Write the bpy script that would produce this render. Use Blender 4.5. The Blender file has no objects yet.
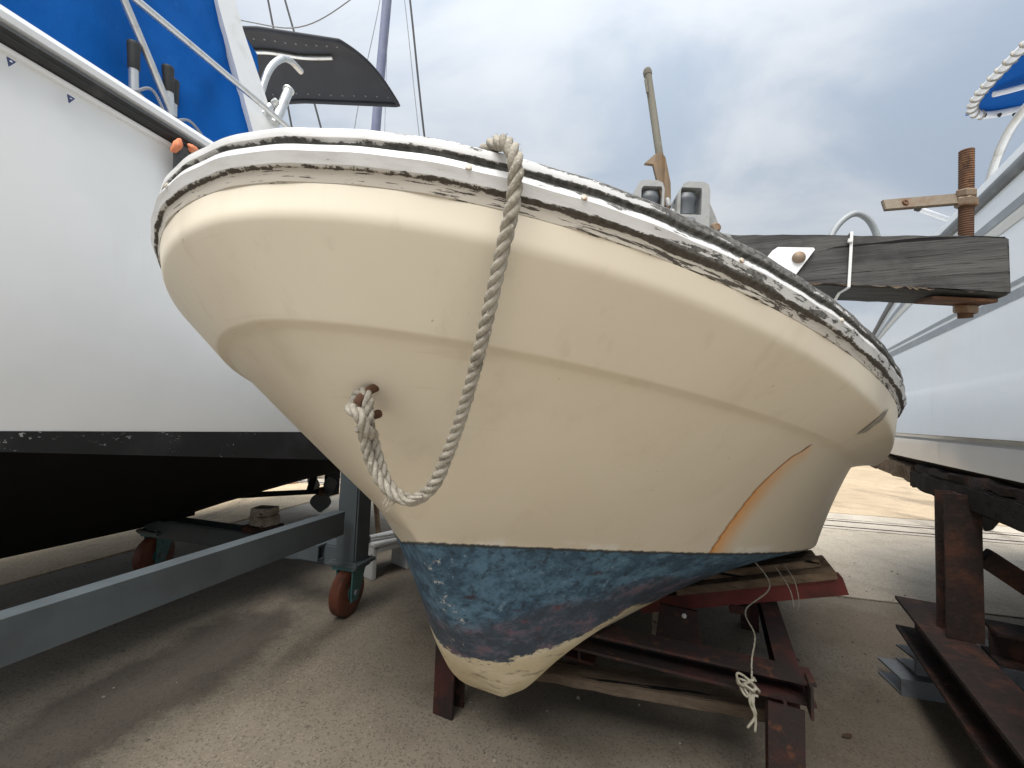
import bpy, bmesh, math, random
import numpy as np
from mathutils import Vector, Matrix
random.seed(7); rng = np.random.default_rng(7)
scene = bpy.context.scene
C = scene.collection

# ------------------------------------------------------------------ camera
PITCH, ROLL = math.radians(4.0), math.radians(2.0)
cam_d = bpy.data.cameras.new("camera"); cam = bpy.data.objects.new("camera", cam_d); C.objects.link(cam)
cam_d.sensor_width = 36.0; cam_d.lens = 430.0 / 1024.0 * 36.0
cam_d.clip_start = 0.02; cam_d.clip_end = 2000.0
fwd = Vector((0, math.cos(PITCH), math.sin(PITCH))); r0 = Vector((1, 0, 0)); u0 = Vector((0, -math.sin(PITCH), math.cos(PITCH)))
rr = r0 * math.cos(ROLL) + u0 * math.sin(ROLL); uu = -r0 * math.sin(ROLL) + u0 * math.cos(ROLL)
M = Matrix((rr, uu, -fwd)).transposed().to_4x4(); M.translation = Vector((0, 0, 0.8))
cam.matrix_world = M
scene.camera = cam
scene.render.resolution_x, scene.render.resolution_y = 1024, 768

# ------------------------------------------------------------------ sky and sun (bright overcast)
SUN_EL, SUN_AZ = math.radians(62), math.radians(200)      # azimuth measured from +Y towards +X
world = bpy.data.worlds.new("World"); scene.world = world; world.use_nodes = True
wt = world.node_tree; wt.nodes.clear()
def wn(t, **k):
    n = wt.nodes.new(t)
    for a, v in k.items(): setattr(n, a, v)
    return n
out = wn('ShaderNodeOutputWorld'); bg = wn('ShaderNodeBackground'); bg.inputs['Strength'].default_value = 1.0
wt.links.new(bg.outputs[0], out.inputs[0])
sky = wn('ShaderNodeTexSky', sky_type='NISHITA', sun_disc=False, sun_elevation=SUN_EL, sun_rotation=SUN_AZ, air_density=1.0, dust_density=2.0)
sk = wn('ShaderNodeVectorMath', operation='SCALE'); sk.inputs['Scale'].default_value = 0.11
wt.links.new(sky.outputs[0], sk.inputs[0])
tc = wn('ShaderNodeTexCoord')
sep = wn('ShaderNodeSeparateXYZ'); wt.links.new(tc.outputs['Generated'], sep.inputs[0])
# overcast: brighter towards the zenith, L ~ 1 + 2 sin(elevation)
mx = wn('ShaderNodeMath', operation='MAXIMUM'); mx.inputs[1].default_value = 0.0; wt.links.new(sep.outputs[2], mx.inputs[0])
cu = wn('ShaderNodeMath', operation='POWER'); cu.inputs[1].default_value = 2.4; wt.links.new(mx.outputs[0], cu.inputs[0])
ce = wn('ShaderNodeMath', operation='MULTIPLY_ADD'); ce.inputs[1].default_value = 0.80; ce.inputs[2].default_value = 0.36; wt.links.new(cu.outputs[0], ce.inputs[0])
# cloud layer seen from below: direction divided by its height gives a flat ceiling
dv = wn('ShaderNodeMath', operation='ADD'); dv.inputs[1].default_value = 0.35; wt.links.new(mx.outputs[0], dv.inputs[0])
pl = wn('ShaderNodeVectorMath', operation='DIVIDE'); wt.links.new(tc.outputs['Generated'], pl.inputs[0])
cb = wn('ShaderNodeCombineXYZ')
for i in range(3): wt.links.new(dv.outputs[0], cb.inputs[i])
wt.links.new(cb.outputs[0], pl.inputs[1])
n1 = wn('ShaderNodeTexNoise'); n1.inputs['Scale'].default_value = 1.7; n1.inputs['Detail'].default_value = 7; n1.inputs['Roughness'].default_value = 0.52; n1.inputs['Distortion'].default_value = 0.35
n2 = wn('ShaderNodeTexNoise'); n2.inputs['Scale'].default_value = 0.55; n2.inputs['Detail'].default_value = 3
mp = wn('ShaderNodeMapping'); mp.inputs['Location'].default_value = (2.3, 0.4, 0.0); mp.inputs['Scale'].default_value = (1.0, 1.5, 1.0)
wt.links.new(pl.outputs[0], mp.inputs[0]); wt.links.new(mp.outputs[0], n1.inputs['Vector']); wt.links.new(pl.outputs[0], n2.inputs['Vector'])
r1 = wn('ShaderNodeValToRGB'); r1.color_ramp.interpolation = 'EASE'
r1.color_ramp.elements[0].position = 0.38; r1.color_ramp.elements[0].color = (0.52, 0.60, 0.70, 1)
r1.color_ramp.elements[1].position = 0.66; r1.color_ramp.elements[1].color = (0.82, 0.85, 0.875, 1)
wt.links.new(n1.outputs[0], r1.inputs[0])
r2 = wn('ShaderNodeValToRGB')
r2.color_ramp.elements[0].position = 0.36; r2.color_ramp.elements[0].color = (0.86, 0.885, 0.93, 1)
r2.color_ramp.elements[1].position = 0.66; r2.color_ramp.elements[1].color = (1.08, 1.075, 1.065, 1)
wt.links.new(n2.outputs[0], r2.inputs[0])
cm = wn('ShaderNodeMixRGB', blend_type='MULTIPLY'); cm.inputs[0].default_value = 1.0
wt.links.new(r1.outputs[0], cm.inputs[1]); wt.links.new(r2.outputs[0], cm.inputs[2])
cs = wn('ShaderNodeVectorMath', operation='SCALE'); wt.links.new(cm.outputs[0], cs.inputs[0]); wt.links.new(ce.outputs[0], cs.inputs['Scale'])
fm = wn('ShaderNodeMixRGB'); fm.inputs[0].default_value = 0.90      # thin cloud lets a little blue through
wt.links.new(sk.outputs[0], fm.inputs[1]); wt.links.new(cs.outputs[0], fm.inputs[2])
wt.links.new(fm.outputs[0], bg.inputs[0])

sl = bpy.data.lights.new("sun", 'SUN'); sl.energy = 3.1; sl.angle = math.radians(45); sl.color = (1.0, 0.965, 0.91)
so = bpy.data.objects.new("sun", sl); C.objects.link(so)
sd = Vector((math.sin(SUN_AZ) * math.cos(SUN_EL), math.cos(SUN_AZ) * math.cos(SUN_EL), math.sin(SUN_EL)))
so.rotation_euler = sd.to_track_quat('Z', 'Y').to_euler(); so.location = sd * 30

scene.view_settings.view_transform = 'Standard'; scene.view_settings.look = 'None'
scene.view_settings.gamma = 1.0; scene.view_settings.exposure = 0.88
scene.view_settings.use_curve_mapping = False
scene.cycles.max_bounces = 6; scene.cycles.diffuse_bounces = 4

# ------------------------------------------------------------------ node helpers
class NT:
    def __init__(s, name):
        s.m = bpy.data.materials.new(name); s.m.use_nodes = True; s.t = s.m.node_tree; s.t.nodes.clear()
        s.o = s.n('ShaderNodeOutputMaterial'); s.b = s.n('ShaderNodeBsdfPrincipled'); s.t.links.new(s.b.outputs[0], s.o.inputs[0])
        s.tc = s.n('ShaderNodeTexCoord'); s.co = s.tc.outputs['Object']
    def n(s, t, **k):
        x = s.t.nodes.new(t)
        for a, v in k.items(): setattr(x, a, v)
        return x
    def put(s, sock, v):
        if hasattr(v, 'is_output'): s.t.links.new(v, sock)
        elif isinstance(v, (tuple, list)) and len(v) == 3 and sock.type == 'RGBA': sock.default_value = (*v, 1)
        else: sock.default_value = v
    def math(s, op, a, b=0.0, c=0.0, clamp=False):
        x = s.n('ShaderNodeMath', operation=op, use_clamp=clamp)
        for i, v in enumerate((a, b, c)): s.put(x.inputs[i], v)
        return x.outputs[0]
    def noise(s, scale, detail=4, rough=0.55, vec=None, dist=0.0, sc=None):
        x = s.n('ShaderNodeTexNoise'); v = vec or s.co
        if sc:
            mp = s.n('ShaderNodeMapping'); mp.inputs['Scale'].default_value = sc; s.put(mp.inputs[0], v); v = mp.outputs[0]
        s.put(x.inputs['Vector'], v); x.inputs['Scale'].default_value = scale; x.inputs['Detail'].default_value = detail
        x.inputs['Roughness'].default_value = rough; x.inputs['Distortion'].default_value = dist
        return x.outputs[0]
    def ramp(s, f, lo, hi):
        x = s.n('ShaderNodeMapRange', interpolation_type='SMOOTHSTEP', clamp=True)
        s.put(x.inputs['Value'], f); s.put(x.inputs['From Min'], lo); s.put(x.inputs['From Max'], hi)
        return x.outputs['Result']
    def mix(s, f, a, b):
        x = s.n('ShaderNodeMixRGB'); s.put(x.inputs[0], f); s.put(x.inputs[1], a); s.put(x.inputs[2], b); return x.outputs[0]
    def fmix(s, f, a, b):
        return s.math('ADD', s.math('MULTIPLY', a, s.math('SUBTRACT', 1.0, f)), s.math('MULTIPLY', b, f))
    def attr(s, name):
        return s.n('ShaderNodeAttribute', attribute_name=name).outputs['Fac']
    def bump(s, h, strength=0.3, dist=0.01):
        x = s.n('ShaderNodeBump'); x.inputs['Strength'].default_value = strength; x.inputs['Distance'].default_value = dist
        s.put(x.inputs['Height'], h)
        if s.b.inputs['Normal'].is_linked: s.put(x.inputs['Normal'], s.b.inputs['Normal'].links[0].from_socket)
        s.put(s.b.inputs['Normal'], x.outputs[0])
    def set(s, **k):
        for a, v in k.items(): s.put(s.b.inputs[a.replace('_', ' ')], v)
        return s.m

def simple(name, base, rough=0.5, layers=(), metallic=0.0, bump=None, spec=None):
    """layers: (scale, colour, lo, hi[, stretch])"""
    t = NT(name); col = base
    for l in layers:
        col = t.mix(t.ramp(t.noise(l[0], 5, 0.6, sc=l[4] if len(l) > 4 else None), l[2], l[3]), col, l[1])
    t.set(Base_Color=col, Roughness=rough, Metallic=metallic)
    if bump: t.bump(t.noise(bump[0], 6, 0.6, sc=bump[3] if len(bump) > 3 else None), bump[1], bump[2])
    if spec is not None: t.set(Specular_IOR_Level=spec)
    return t.m

# ------------------------------------------------------------------ object helpers
def tag(o, label=None, cat=None, group=None, kind=None):
    for k, v in (('label', label), ('category', cat), ('group', group), ('kind', kind)):
        if v: o[k] = v
    return o
def thing(name, loc, label, cat, group=None):
    o = bpy.data.objects.new(name, None); o.empty_display_size = 0.1; C.objects.link(o); o.location = loc
    return tag(o, label, cat, group)
def root_of(o):
    m = Matrix.Identity(4)
    while o is not None:
        m = (o.matrix_parent_inverse @ o.matrix_basis if o.parent else o.matrix_basis) @ m
        o = o.parent
    return m
def link(name, me, mat=None, parent=None, label=None):
    o = bpy.data.objects.new(name, me); C.objects.link(o)
    if mat is not None: me.materials.append(mat)
    if parent is not None:
        o.parent = parent; o.matrix_parent_inverse = root_of(parent).inverted()
    if label: o['label'] = label
    return o
def mesh(name, v, f, smooth=False, sharp=None):
    me = bpy.data.meshes.new(name); me.from_pydata([tuple(map(float, p)) for p in v], [], [tuple(map(int, q)) for q in f]); me.update()
    if smooth:
        me.polygons.foreach_set('use_smooth', [True] * len(me.polygons))
        if sharp: me.set_sharp_from_angle(angle=math.radians(sharp))
    return me
def from_bm(name, bm, smooth=False, sharp=35):
    bmesh.ops.recalc_face_normals(bm, faces=bm.faces)
    me = bpy.data.meshes.new(name); bm.to_mesh(me); bm.free()
    if smooth:
        me.polygons.foreach_set('use_smooth', [True] * len(me.polygons)); me.set_sharp_from_angle(angle=math.radians(sharp))
    return me
def V(*a): return Vector(a)
def axes(p0, p1, up=(0, 0, 1)):
    d = (Vector(p1) - Vector(p0)).normalized(); up = Vector(up)
    if abs(d.dot(up)) > 0.98: up = Vector((0.3, 1, 0))
    r = d.cross(up).normalized(); u = r.cross(d).normalized()
    return d, r, u
def sweep_sec(bm, p0, p1, sec, up=(0, 0, 1)):
    """extrude a closed 2-D section [(right, up)] from p0 to p1"""
    d, r, u = axes(p0, p1, up)
    a = [bm.verts.new(Vector(p0) + r * x + u * y) for x, y in sec]
    b = [bm.verts.new(Vector(p1) + r * x + u * y) for x, y in sec]
    n = len(sec)
    for i in range(n): bm.faces.new((a[i], a[(i + 1) % n], b[(i + 1) % n], b[i]))
    bm.faces.new(a[::-1]); bm.faces.new(b)
def bar(name, mat, parent, p0, p1, w, h, up=(0, 0, 1), bev=0.003, label=None, rough=0.0):
    bm = bmesh.new(); x, y = w / 2, h / 2
    sweep_sec(bm, p0, p1, [(-x, -y), (x, -y), (x, y), (-x, y)], up)
    if rough:
        L = (Vector(p1) - Vector(p0)).length; k = max(2, int(L / 0.05))
        es = [e for e in bm.edges if abs((e.verts[1].co - e.verts[0].co).length - L) < 1e-5]
        bmesh.ops.subdivide_edges(bm, edges=es, cuts=k, use_grid_fill=True)
        for v in bm.verts: v.co += Vector((random.gauss(0, rough), random.gauss(0, rough), random.gauss(0, rough)))
        bmesh.ops.bevel(bm, geom=[e for e in bm.edges if len(e.link_faces) == 2 and e.calc_face_angle(0) > 0.9], offset=bev, segments=2, affect='EDGES')
    elif bev: bmesh.ops.bevel(bm, geom=bm.edges[:], offset=bev, segments=2, affect='EDGES')
    return link(name, from_bm(name, bm, True, 40), mat, parent, label)
def h_sec(w, h, tf, tw):
    x, y, t = w / 2, h / 2, tw / 2
    return [(-x, -y), (x, -y), (x, -y + tf), (t, -y + tf), (t, y - tf), (x, y - tf), (x, y), (-x, y), (-x, y - tf), (-t, y - tf), (-t, -y + tf), (-x, -y + tf)]
def c_sec(w, h, t, s=1):
    x, y = w / 2, h / 2
    q = [(-x, -y), (x, -y), (x, -y + t), (-x + t, -y + t), (-x + t, y - t), (x, y - t), (x, y), (-x, y)]
    return q if s > 0 else [(-a, b) for a, b in q][::-1]
def profile(name, mat, parent, p0, p1, sec, up=(0, 0, 1), label=None, bev=0.0015):
    bm = bmesh.new(); sweep_sec(bm, p0, p1, sec, up)
    if bev: bmesh.ops.bevel(bm, geom=[e for e in bm.edges if e.calc_face_angle(0) > 0.5], offset=bev, segments=1, affect='EDGES')
    return link(name, from_bm(name, bm), mat, parent, label)
def smooth_path(pts, n):
    P = np.array(pts, float); k = len(P)
    t = np.r_[0, np.cumsum(np.linalg.norm(np.diff(P, axis=0), axis=1) ** 0.5)]
    m = np.zeros_like(P)
    for i in range(k):
        if i == 0: m[i] = (P[1] - P[0]) / (t[1] - t[0])
        elif i == k - 1: m[i] = (P[-1] - P[-2]) / (t[-1] - t[-2])
        else:
            d0, d1 = (P[i] - P[i-1]) / (t[i] - t[i-1]), (P[i+1] - P[i]) / (t[i+1] - t[i]); h0, h1 = t[i] - t[i-1], t[i+1] - t[i]
            m[i] = (d0 * h1 + d1 * h0) / (h0 + h1)
    q = []
    for x in np.linspace(0, t[-1], n):
        i = min(max(np.searchsorted(t, x) - 1, 0), k - 2); h = t[i+1] - t[i]; s = (x - t[i]) / h
        q.append((2*s**3 - 3*s**2 + 1) * P[i] + (s**3 - 2*s**2 + s) * h * m[i] + (-2*s**3 + 3*s**2) * P[i+1] + (s**3 - s**2) * h * m[i+1])
    return np.array(q)
def even(P, step):
    d = np.r_[0, np.cumsum(np.linalg.norm(np.diff(P, axis=0), axis=1))]; n = max(2, int(d[-1] / step) + 1)
    x = np.linspace(0, d[-1], n); return np.stack([np.interp(x, d, P[:, i]) for i in range(3)], 1)
def frames(P):
    T = np.gradient(P, axis=0); T /= np.linalg.norm(T, axis=1)[:, None]
    n = np.cross(T[0], [0, 0, 1.0]);
    if np.linalg.norm(n) < 1e-3: n = np.cross(T[0], [0, 1.0, 0])
    n /= np.linalg.norm(n); N = [n]
    for i in range(1, len(P)):
        n = N[-1] - T[i] * (N[-1] @ T[i]); N.append(n / np.linalg.norm(n))
    N = np.array(N); return T, N, np.cross(T, N)
def tube_geo(P, R, seg=10, base=0, caps=True):
    P = np.asarray(P, float); T, N, B = frames(P); R = np.broadcast_to(R, (len(P),))
    a = np.linspace(0, 2 * np.pi, seg, endpoint=False)
    v = (P[:, None] + R[:, None, None] * (np.cos(a)[None, :, None] * N[:, None] + np.sin(a)[None, :, None] * B[:, None])).reshape(-1, 3)
    f = []
    for i in range(len(P) - 1):
        for j in range(seg):
            k = (j + 1) % seg; f.append((base + i*seg + j, base + i*seg + k, base + (i+1)*seg + k, base + (i+1)*seg + j))
    if caps: f.append(tuple(base + j for j in range(seg))[::-1]); f.append(tuple(base + (len(P)-1)*seg + j for j in range(seg)))
    return v, f
def tube(name, mat, parent, pts, r, seg=10, n=None, label=None):
    P = smooth_path(pts, n) if n else np.array(pts, float)
    v, f = tube_geo(P, r, seg); return link(name, mesh(name, v, f, True, 50), mat, parent, label)
def lathe(name, mat, parent, base, axis, prof, seg=20, label=None):
    """prof: [(radius, height along axis)]"""
    d = Vector(axis).normalized(); a = d.orthogonal().normalized(); b = d.cross(a)
    v = []; f = []
    for r, h in prof:
        for j in range(seg):
            t = 2 * math.pi * j / seg; v.append(Vector(base) + d * h + (a * math.cos(t) + b * math.sin(t)) * max(r, 1e-4))
    for i in range(len(prof) - 1):
        for j in range(seg):
            k = (j + 1) % seg; f.append((i*seg + j, i*seg + k, (i+1)*seg + k, (i+1)*seg + j))
    f.append(tuple(range(seg))[::-1]); f.append(tuple((len(prof)-1)*seg + j for j in range(seg)))
    return link(name, mesh(name, v, f, True, 35), mat, parent, label)
def twisted_rope(P, R, pitch=0.045, seg=8, wob=0.0):
    """three-strand rope along evenly spaced points P"""
    T, N, B = frames(P); L = np.r_[0, np.cumsum(np.linalg.norm(np.diff(P, axis=0), axis=1))]
    vs, fs = [], []
    R = np.broadcast_to(R, (len(P),))
    for k in range(3):
        ph = 2 * np.pi * (L / pitch + k / 3)
        Q = P + (R * 0.52)[:, None] * (np.cos(ph)[:, None] * N + np.sin(ph)[:, None] * B)
        rad = R * 0.50 * (1 + wob * rng.normal(0, 1, len(P)))
        v, f = tube_geo(Q, rad, seg, len(vs) and sum(map(len, vs)) or 0); vs.append(v); fs += f
    return np.concatenate(vs), fs
# ================================================================== materials
def m_concrete(name, a, b, spots=()):
    t = NT(name)
    big = t.noise(0.7, 6, 0.62, dist=0.4); mid = t.noise(5.0, 6, 0.6); fine = t.noise(160, 3, 0.7); st = t.noise(1.9, 5, 0.6, sc=(1, 0.35, 1), dist=0.6)
    col = t.mix(t.ramp(big, 0.32, 0.68), a, b)
    col = t.mix(t.math('MULTIPLY', t.ramp(mid, 0.45, 0.75), 0.45), col, tuple(x * 0.62 for x in a))
    col = t.mix(t.math('MULTIPLY', t.ramp(st, 0.56, 0.70), 0.65), col, (0.085, 0.068, 0.052))
    vo = t.n('ShaderNodeTexVoronoi'); vo.inputs['Scale'].default_value = 230; t.put(vo.inputs['Vector'], t.co)
    peb = t.ramp(vo.outputs['Distance'], 0.12, 0.42)
    sp = t.n('ShaderNodeSeparateColor'); t.put(sp.inputs[0], vo.outputs['Color'])
    dk = t.ramp(sp.outputs[0], 0.70, 0.95); lt = t.ramp(sp.outputs[1], 0.80, 0.97)
    col = t.mix(t.math('MULTIPLY', dk, 0.52), col, tuple(x * 0.35 for x in a))
    col = t.mix(t.math('MULTIPLY', lt, 0.50), col, tuple(min(0.7, x * 1.6) for x in a))
    cr = t.n('ShaderNodeTexVoronoi', feature='DISTANCE_TO_EDGE'); cr.inputs['Scale'].default_value = 0.55
    wv = t.n('ShaderNodeVectorMath', operation='ADD'); t.put(wv.inputs[0], t.co)
    nz = t.n('ShaderNodeTexNoise'); nz.inputs['Scale'].default_value = 3.0; t.put(nz.inputs['Vector'], t.co)
    t.put(wv.inputs[1], nz.outputs['Color']); t.put(cr.inputs['Vector'], wv.outputs[0])
    crk = t.math('MULTIPLY', t.math('SUBTRACT', 1.0, t.ramp(cr.outputs[0], 0.0, 0.004)), t.ramp(t.noise(1.3, 2), 0.5, 0.6))
    col = t.mix(t.math('MULTIPLY', crk, 0.0 if spots else 0.5), col, (0.04, 0.034, 0.03))
    if spots:                                    # noise-edged dark patches, an oily stain by the trailer among them
        for (ox, oy, rx, ry, an, k_, oc) in spots:
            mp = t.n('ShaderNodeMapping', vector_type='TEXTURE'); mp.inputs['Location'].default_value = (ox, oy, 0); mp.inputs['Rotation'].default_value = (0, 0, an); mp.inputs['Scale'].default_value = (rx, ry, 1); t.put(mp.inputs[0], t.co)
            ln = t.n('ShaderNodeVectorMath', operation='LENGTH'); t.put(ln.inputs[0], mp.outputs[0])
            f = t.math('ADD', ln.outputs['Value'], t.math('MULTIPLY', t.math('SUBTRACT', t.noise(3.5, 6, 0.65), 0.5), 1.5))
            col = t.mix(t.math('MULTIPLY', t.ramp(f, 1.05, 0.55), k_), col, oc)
    t.set(Base_Color=col, Roughness=0.9, Specular_IOR_Level=0.25)
    t.bump(peb, 0.35, 0.004); t.bump(fine, 0.35, 0.003); t.bump(mid, 0.25, 0.01)
    return t.m
M_concd = m_concrete('concrete_dark', (0.185, 0.158, 0.122), (0.270, 0.232, 0.182), [(-1.0, 1.25, 0.22, 0.75, -0.30, 0.72, (0.035, 0.030, 0.026)), (1.05, 1.05, 0.40, 0.50, 0.3, 0.5, (0.075, 0.055, 0.038)), (1.5, 1.75, 0.5, 0.25, 0.1, 0.35, (0.13, 0.09, 0.06)), (0.35, 1.35, 0.6, 0.35, 0.0, 0.5, (0.08, 0.068, 0.055))])  # near slabs: darker base tone with dark patches
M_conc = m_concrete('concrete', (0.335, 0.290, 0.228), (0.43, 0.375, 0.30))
M_concl = m_concrete('concrete_ochre_lightened', (0.60, 0.45, 0.29), (0.70, 0.54, 0.36))  # ochre lightened to stand for sun reaching under the left boat
M_concs = m_concrete('concrete_strip', (0.38, 0.335, 0.275), (0.46, 0.41, 0.34))
M_concy = m_concrete('concrete_yellow', (0.39, 0.305, 0.205), (0.47, 0.37, 0.25))
M_concw = m_concrete('concrete_pale', (0.50, 0.45, 0.38), (0.60, 0.54, 0.46))
M_joint = simple('joint_dirt', (0.03, 0.026, 0.022), 0.95, [(14, (0.07, 0.06, 0.045), 0.45, 0.7)])

def m_hull():
    t = NT('cream_gelcoat_and_bottom_paint')
    wl, s, low, rd, rt = (t.attr(k) for k in ('wl', 'sgn', 'low', 'rustd', 'rustt'))
    # gelcoat
    col = t.mix(t.ramp(t.noise(2.2, 5, 0.6), 0.35, 0.7), (0.705, 0.63, 0.50), (0.74, 0.67, 0.545))
    col = t.mix(t.math('MULTIPLY', t.ramp(t.noise(9, 6, 0.65, sc=(1, 1, 0.22)), 0.52, 0.78), 0.30), col, (0.46, 0.37, 0.25))
    col = t.mix(t.math('MULTIPLY', t.ramp(t.noise(75, 3, 0.6), 0.735, 0.76), 0.6), col, (0.25, 0.20, 0.14))
    # chalking, faint grime runs below the rail and fine scratches
    ch = t.noise(1.1, 5, 0.6, dist=0.5)
    col = t.mix(t.math('MULTIPLY', t.ramp(ch, 0.46, 0.66), 0.22), col, (0.84, 0.79, 0.68))
    runs = t.math('MULTIPLY', t.ramp(t.noise(30, 4, 0.6, sc=(1, 1, 0.06)), 0.56, 0.74), t.ramp(wl, 0.0, 0.35))
    col = t.mix(t.math('MULTIPLY', runs, 0.16), col, (0.40, 0.33, 0.23))
    scr = t.math('MULTIPLY', t.ramp(t.noise(5, 3, 0.5, sc=(0.7, 0.7, 26), dist=0.3), 0.66, 0.69), t.ramp(t.noise(2.3, 2), 0.52, 0.62))
    col = t.mix(t.math('MULTIPLY', scr, 0.15), col, (0.46, 0.39, 0.28))
    # rust bleeding down from a crack
    run = t.noise(22, 4, 0.6, sc=(1, 1, 0.5))
    fade = t.math('MULTIPLY', t.ramp(rt, 0.004, 0.05), t.ramp(rt, 1.06, 0.97))
    halo = t.math('MULTIPLY', t.ramp(rd, -0.004, 0.0005), t.ramp(rd, 0.072, -0.012))
    halo = t.math('MULTIPLY', t.math('MULTIPLY', halo, fade), t.math('ADD', 0.45, t.math('MULTIPLY', run, 0.8)))
    halo = t.math('MULTIPLY', halo, t.fmix(t.ramp(rt, 0.1, 0.6), 0.5, 1.0))
    col = t.mix(t.math('MULTIPLY', halo, 0.95, clamp=True), col, (0.80, 0.34, 0.045))
    ar = t.math('ABSOLUTE', t.math('ADD', rd, t.math('MULTIPLY', t.math('SUBTRACT', t.noise(60, 3), 0.5), 0.005)))
    core = t.math('MULTIPLY', t.math('SUBTRACT', 1.0, t.ramp(ar, 0.0010, 0.0065)), fade)
    col = t.mix(t.math('MULTIPLY', core, t.fmix(t.ramp(rt, 0.15, 0.55), 0.9, 0.62)), col, t.mix(t.ramp(rt, 0.0, 0.22), (0.05, 0.02, 0.008), (0.34, 0.10, 0.012)))
    gel = col
    # antifouling, old coats showing through
    f1 = t.noise(16, 8, 0.72, sc=(1, 1, 1.6)); f2 = t.noise(6.5, 6, 0.65, sc=(0.8, 0.8, 2.0)); f3 = t.noise(60, 6, 0.7)
    blu = t.mix(t.ramp(f1, 0.38, 0.62), (0.034, 0.075, 0.120), (0.095, 0.190, 0.275))
    blu = t.mix(t.math('MULTIPLY', t.ramp(f3, 0.50, 0.66), 0.8), blu, (0.018, 0.028, 0.042))
    blu = t.mix(t.math('MULTIPLY', t.ramp(f3, 0.42, 0.32), 0.75), blu, (0.20, 0.30, 0.37))
    blu = t.mix(t.math('MULTIPLY', t.ramp(t.noise(11, 6, 0.7, sc=(0.7, 0.7, 2.2)), 0.60, 0.68), 0.9), blu, (0.042, 0.026, 0.036))
    # maroon primer low on the bow
    lowm = t.math('ADD', t.math('ADD', low, t.math('MULTIPLY', t.ramp(t.math('ABSOLUTE', s), 0.0, 0.50), 0.24)), t.math('MULTIPLY', t.math('SUBTRACT', f2, 0.5), 0.34))
    mar = t.mix(t.ramp(f1, 0.50, 0.60), (0.045, 0.043, 0.052), (0.15, 0.055, 0.06))
    blu = t.mix(t.math('MULTIPLY', t.math('MULTIPLY', t.ramp(lowm, 0.40, 0.48), t.math('SUBTRACT', 1.0, t.ramp(lowm, 0.84, 0.92))), 0.65), blu, mar)
    # scuffs to bare gelcoat: along the stem and at the forefoot
    thr = t.fmix(t.ramp(t.math('ABSOLUTE', s), 0.0, 0.50), 0.67, 0.41)
    stem = t.math('SUBTRACT', 1.0, t.ramp(t.math('ABSOLUTE', s), 0.0, 0.055))
    bare = t.math('MULTIPLY', t.ramp(t.math('ADD', t.noise(34, 8, 0.78, sc=(1, 1, 0.8)), t.math('MULTIPLY', stem, 0.11)), 0.68, 0.73), 0.85)
    foot = t.ramp(t.math('ADD', low, t.math('MULTIPLY', t.math('SUBTRACT', t.noise(30, 7, 0.72, sc=(1, 1, 2.4)), 0.5), 0.20)), thr, t.math('ADD', thr, 0.015))
    streak = t.math('MULTIPLY', t.ramp(t.noise(24, 7, 0.7, sc=(1.0, 0.35, 3.0)), 0.56, 0.64), 0.65)
    cream = t.mix(streak, t.mix(t.ramp(f2, 0.4, 0.65), (0.56, 0.47, 0.30), (0.66, 0.58, 0.42)), (0.16, 0.125, 0.10))
    blu = t.mix(bare, blu, (0.55, 0.56, 0.53)); blu = t.mix(foot, blu, cream)
    # paint line, chipped
    e = t.math('ADD', wl, t.math('MULTIPLY', t.math('SUBTRACT', t.noise(70, 6, 0.75), 0.5), 0.012))
    under = t.ramp(e, 0.001, -0.001)
    lip = t.math('MULTIPLY', t.ramp(e, 0.0035, 0.001), t.ramp(e, -0.006, -0.002))
    patch = t.math('MULTIPLY', t.math('MULTIPLY', t.ramp(wl, 0.026, 0.010), t.ramp(t.noise(7, 5, 0.6, sc=(1, 1, 0.4)), 0.54, 0.60)), 0.8)
    col = t.mix(patch, gel, (0.80, 0.77, 0.70))
    col = t.mix(under, col, blu)
    col = t.mix(t.math('MULTIPLY', lip, 0.85), col, (0.035, 0.035, 0.033))
    t.set(Base_Color=col, Roughness=t.fmix(under, t.math('ADD', 0.34, t.math('MULTIPLY', t.noise(5, 4), 0.2)), 0.75), Specular_IOR_Level=0.45)
    t.bump(t.math('MULTIPLY', under, t.math('ADD', f3, f1)), 0.5, 0.003); t.bump(t.math('SUBTRACT', 1.0, core), 0.4, 0.003)
    t.bump(t.noise(3.0, 2), 0.12, 0.02)
    return t.m
M_hull = m_hull()

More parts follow.
